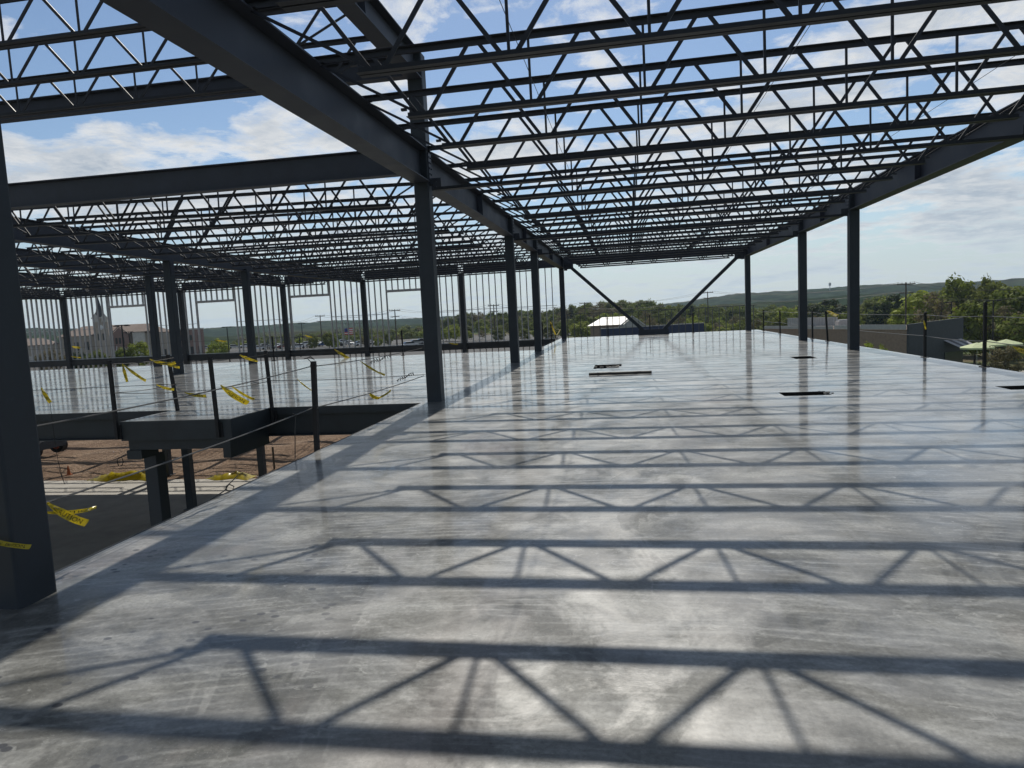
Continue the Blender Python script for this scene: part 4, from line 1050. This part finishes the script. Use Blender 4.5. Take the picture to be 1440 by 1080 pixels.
face(MB(), C0, d1, n1, L1*.735, L1-.02, zt-.78, zt-.05, .2).build('parapet_band', PARA, t)
mb = MB(); a = Vector((C1.x, C1.y, 0))+n2*.02; b = Vector((C2.x, C2.y, 0))+n2*.02; c = n2*.3
mb.add([(*a.xy, zb), (*b.xy, zb), (*(b+c).xy, zb), (*(a+c).xy, zb), (*a.xy, zt), (*b.xy, zt+.35), (*(b+c).xy, zt+.35), (*(a+c).xy, zt)], FB).build('charcoal_front', CHAR, t)
face(MB(), C1, d2, n2, L2*.64, L2*.98, zb, zb+2.6, .1, .34).build('shop_window', GLASS, t)
face(MB(), C1, d2, n2, L2*.17, L2*.24, zb, zb+2.3, .08, .34).build('door', GREYF, t)
a0 = Vector((C1.x, C1.y, 0))+d2*L2*.62+n2*.36; a1 = Vector((C1.x, C1.y, 0))+d2*L2*.96+n2*.36; o_ = n2*2.2+d2*1.0
aw = thing('x', (0,0,0), '', '') if 0 else None
mb = MB(); N = 5
for k in range(N):
    p_, q_ = a0.lerp(a1, k/N), a0.lerp(a1, (k+1)/N)
    mb.add([(*p_.xy, zb+4.5), (*q_.xy, zb+4.5), (*(q_+o_).xy, zb+3.2), (*(p_+o_).xy, zb+3.2)], [(0,1,2,3)], k % 2)
mb.build('awning', [flat('awning_grey', (.42,.41,.42)), flat('awning_dark', (.09,.085,.095))], t)
face(MB(), C0, d1, n1, L1*.80, L1*.83, zb, zb+2.4, .4, .05).build('buttress', GREYF, t)
# rooftop units
e0, e1 = at(1108, 449, y=150), at(1178, 447, y=140)
tu = thing('rooftop_unit', ((e0.x+e1.x)/2, 145, zt-.5), 'long pale corrugated screen on the brown building roof', 'roof screen')
mb = MB(); zt2 = at(1145, 446.5, y=145).z; n = 40
for k in range(n):
    f0, f1 = k/n, (k+1)/n; p_, q_ = e0.lerp(e1, f0), e0.lerp(e1, f1); o_ = .12 if k % 2 else 0
    mb.box(p_.x, p_.y-o_-.02, zt-.79, q_.x, p_.y+.3, zt2)
mb.build('corrugated_sheet', flat('pale_sheet', (.40,.42,.43)), tu)
e = at(1188, 455, y=136)
tag(MB().box(e.x-1.4, e.y-1, zt-.79, e.x+1.4, e.y+1, e.z+.5).box(e.x-1.1, e.y-.7, e.z+.5, e.x+1.1, e.y+.7, e.z+.75).build('air_handler', GREYF, origin=e), 'small grey air handler on the roof right of the pale screen', 'roof unit')
# ---- lawn, path, parasols with tables
patch('lawn', [(34, 60), (120, 60), (120, 128), (48, 118)], LAWN, .06)
patch('path', [(52, 70), (66, 70), (64, 88), (46, 84)], PALE, .10)
patch('patio', [(54, 106), (90, 104), (92, 122), (60, 122)], CONC, .10)
def parasol(u, v, y, r, label):
    p = at(u, v, y=y); zg = gz(p.x, p.y); z = max(p.z, zg+2.2)
    t = thing('garden_parasol', (p.x, p.y, zg), label, 'parasol', 'lime garden parasols')
    mb = MB(); n = 8; mb.v.append((p.x, p.y, z+.55))
    for k in range(n): mb.v.append((p.x+r*math.cos(k*6.2832/n), p.y+r*math.sin(k*6.2832/n), z-.12))
    for k in range(n): mb.f.append((0, 1+k, 1+(k+1)%n)); mb.mi.append(0)
    for k in range(n): mb.v.append((p.x+r*math.cos(k*6.2832/n), p.y+r*math.sin(k*6.2832/n), z-.34))
    for k in range(n): mb.f.append((1+k, 1+(k+1)%n, n+1+(k+1)%n, n+1+k)); mb.mi.append(0)
    mb.build('canopy', CANOPY, t)
    MB().tube([(p.x, p.y, zg), (p.x, p.y, z+.5)], .04, 6).build('pole', GREYF, t)
    return p, zg
def patio_chair(x, y, zg, rz, label):
    t = thing('patio_chair', (x, y, zg), label, 'chair', 'patio chairs', rz)
    MB().box(-.24, -.24, .42, .24, .24, .46).build('seat', CLOTHD, t, (0,0,0)); MB().box(-.24, .2, .47, .24, .24, .95).build('backrest', CLOTHD, t, (0,0,0))
    for a in (-.21, .21):
        for b in (-.21, .21): MB().box(a-.02, b-.02, 0, a+.02, b+.02, .419).build('leg', GREYF, t, (0,0,0))
for u, v, y, r, lb in ((1374, 487, 108, 2.2, 'left lime parasol beside the charcoal building'), (1392, 483, 112, 2.0, 'middle lime parasol on the patio'), (1415, 482, 116, 2.2, 'right lime parasol on the patio')):
    p, zg = parasol(u, v, y, r, lb); w = lb.split()[0]
    tt = thing('patio_table', (p.x, p.y-.1, zg), 'round patio table under the %s lime parasol' % w, 'table', 'patio tables')
    MB().tube([(p.x, p.y-.1, zg+.7), (p.x, p.y-.1, zg+.75)], .6, 14).build('table_top', GREYF, tt); MB().tube([(p.x, p.y-.1, zg+.01), (p.x, p.y-.1, zg+.695)], .09, 6).build('pedestal', CLOTHD, tt)
    for k in range(4):
        a = k*1.57+.5; patio_chair(p.x+1.0*math.cos(a), p.y-.1+1.0*math.sin(a), zg, a-1.57, 'dark patio chair at the table under the %s lime parasol' % w)

# ------------------------------------------------------------------ light and sky
EL, AZ = R(48), R(4)          # sun ahead, a little left
sd = Vector((-math.sin(AZ)*math.cos(EL), math.cos(AZ)*math.cos(EL), math.sin(EL)))
sun = bpy.data.objects.new('sun', bpy.data.lights.new('sun', 'SUN')); COL.objects.link(sun)
sun.data.energy = 5.0; sun.data.angle = R(.53); sun.data.color = (1, .945, .85)
sun.rotation_euler = sd.to_track_quat('Z', 'Y').to_euler(); sun.location = (0, 0, 40)
W = bpy.data.worlds.new('World'); S.world = W; W.use_nodes = True
nt = W.node_tree; bg = nt.nodes['Background']; bg.inputs['Strength'].default_value = .088
class WT(NT):
    def __init__(s): s.t = nt
w = WT()
sky = w.n('ShaderNodeTexSky'); sky.sky_type = 'NISHITA'; sky.sun_disc = False
sky.sun_elevation = EL; sky.sun_rotation = -AZ; sky.altitude = 200; sky.air_density = 1.1; sky.dust_density = .3; sky.ozone_density = 2.4
tc = w.n('ShaderNodeTexCoord'); sx = w.n('ShaderNodeSeparateXYZ'); w.l(tc.outputs['Generated'], sx.inputs[0])
zc = w.math('ADD', w.math('MAXIMUM', sx.outputs[2], 0.), .13)
cb = w.n('ShaderNodeCombineXYZ'); w.l(w.math('DIVIDE', sx.outputs[0], zc), cb.inputs[0]); w.l(w.math('DIVIDE', sx.outputs[1], zc), cb.inputs[1])
def cloud(off):
    mp = w.n('ShaderNodeMapping'); mp.inputs['Location'].default_value = (3.7+off[0], 1.4+off[1], .3); w.l(cb.outputs[0], mp.inputs[0])
    a = w.noise(mp.outputs[0], 1.3, 3, .5, .2); b = w.noise(mp.outputs[0], 4.6, 12, .62, .25)
    return w.math('ADD', w.math('MULTIPLY', a, .45), w.math('MULTIPLY', b, .55))
def patchy(f, tab):
    for (u, v, r, amt) in tab:
        D = (FW+RT*((u-720)/F_PX)-UP*((v-540)/F_PX)).normalized()
        dp = w.n('ShaderNodeVectorMath', operation='DOT_PRODUCT'); w.l(tc.outputs['Generated'], dp.inputs[0]); dp.inputs[1].default_value = D
        mr = w.n('ShaderNodeMapRange', interpolation_type='SMOOTHSTEP'); w.l(dp.outputs['Value'], mr.inputs[0])
        mr.inputs[1].default_value = math.cos(R(r)); mr.inputs[2].default_value = math.cos(R(r*.25)); mr.inputs[3].default_value = 0; mr.inputs[4].default_value = amt
        f = w.math('ADD', f, mr.outputs[0])
    return f
BANKS = [(200,225,6,.07),(330,235,5,.07),(430,200,5,.07),(80,250,6,.06),(250,110,9,-.10),(40,60,8,-.08),(690,110,6,-.07),(905,50,4,-.06),(990,110,4,-.05),(560,40,5,.06),(820,60,6,.05),(1150,90,8,.04),(1330,40,7,.03),(760,180,5,.02),(1240,130,5,-.02),
         (1300,270,6,.07),(1400,235,6,.06),(1290,345,5,-.05),(1400,330,5,.05)]
c0 = patchy(cloud((0, 0)), BANKS); c1 = patchy(cloud((-.02, .07)), BANKS)
high = w.n('ShaderNodeMapRange', i_1=.38, i_2=.62); w.l(sx.outputs[2], high.inputs[0])     # clear overhead
c0 = w.math('SUBTRACT', c0, w.math('MULTIPLY', high.outputs[0], .2))
cov = w.ramp(c0, [(.470, 0.), (.515, .5), (.59, 1.)])
lit = w.ramp(w.math('ADD', w.math('SUBTRACT', c0, c1), .5), [(.44, 0.), (.56, 1.)])
thick = w.ramp(c0, [(.50, 1.), (.62, .1)])
CL = 12.6
sh = w.mix(w.math('ADD', w.math('MULTIPLY', lit, .45), w.math('MULTIPLY', thick, .55)), (.40*CL, .475*CL, .57*CL), (1.0*CL, .985*CL, .955*CL))
col = w.mix(cov, w.mix(w.math('MULTIPLY', high.outputs[0], .75), w.mix(1., sky.outputs[0], (1.15, 1.18, 1.22), 'MULTIPLY'), (2.1, 2.35, 2.6)), sh)
hz = w.ramp(sx.outputs[2], [(.0, .9), (.045, .62), (.09, .22), (.15, 0.)])
col = w.mix(hz, col, (7.6, 8.8, 9.4))
w.l(col, bg.inputs['Color'])
t = NT('hazy_air'); vp = t.n('ShaderNodeVolumePrincipled'); t.t.nodes.remove(t.b)
vp.inputs['Color'].default_value = (.62,.80,1,1); vp.inputs['Density'].default_value = .00012; vp.inputs['Anisotropy'].default_value = .3
t.l(vp.outputs[0], t.out.inputs['Volume'])
tag(MB().box(-3000, -300, -60, 3000, 2600, 130).build('haze', t.m), kind='stuff')
S.view_settings.view_transform = 'Standard'; S.view_settings.look = 'None'; S.view_settings.exposure = -.24; S.view_settings.gamma = 1
S.render.engine = 'CYCLES'; S.cycles.max_bounces = 6; S.cycles.use_denoising = True
bpy.context.view_layer.update()
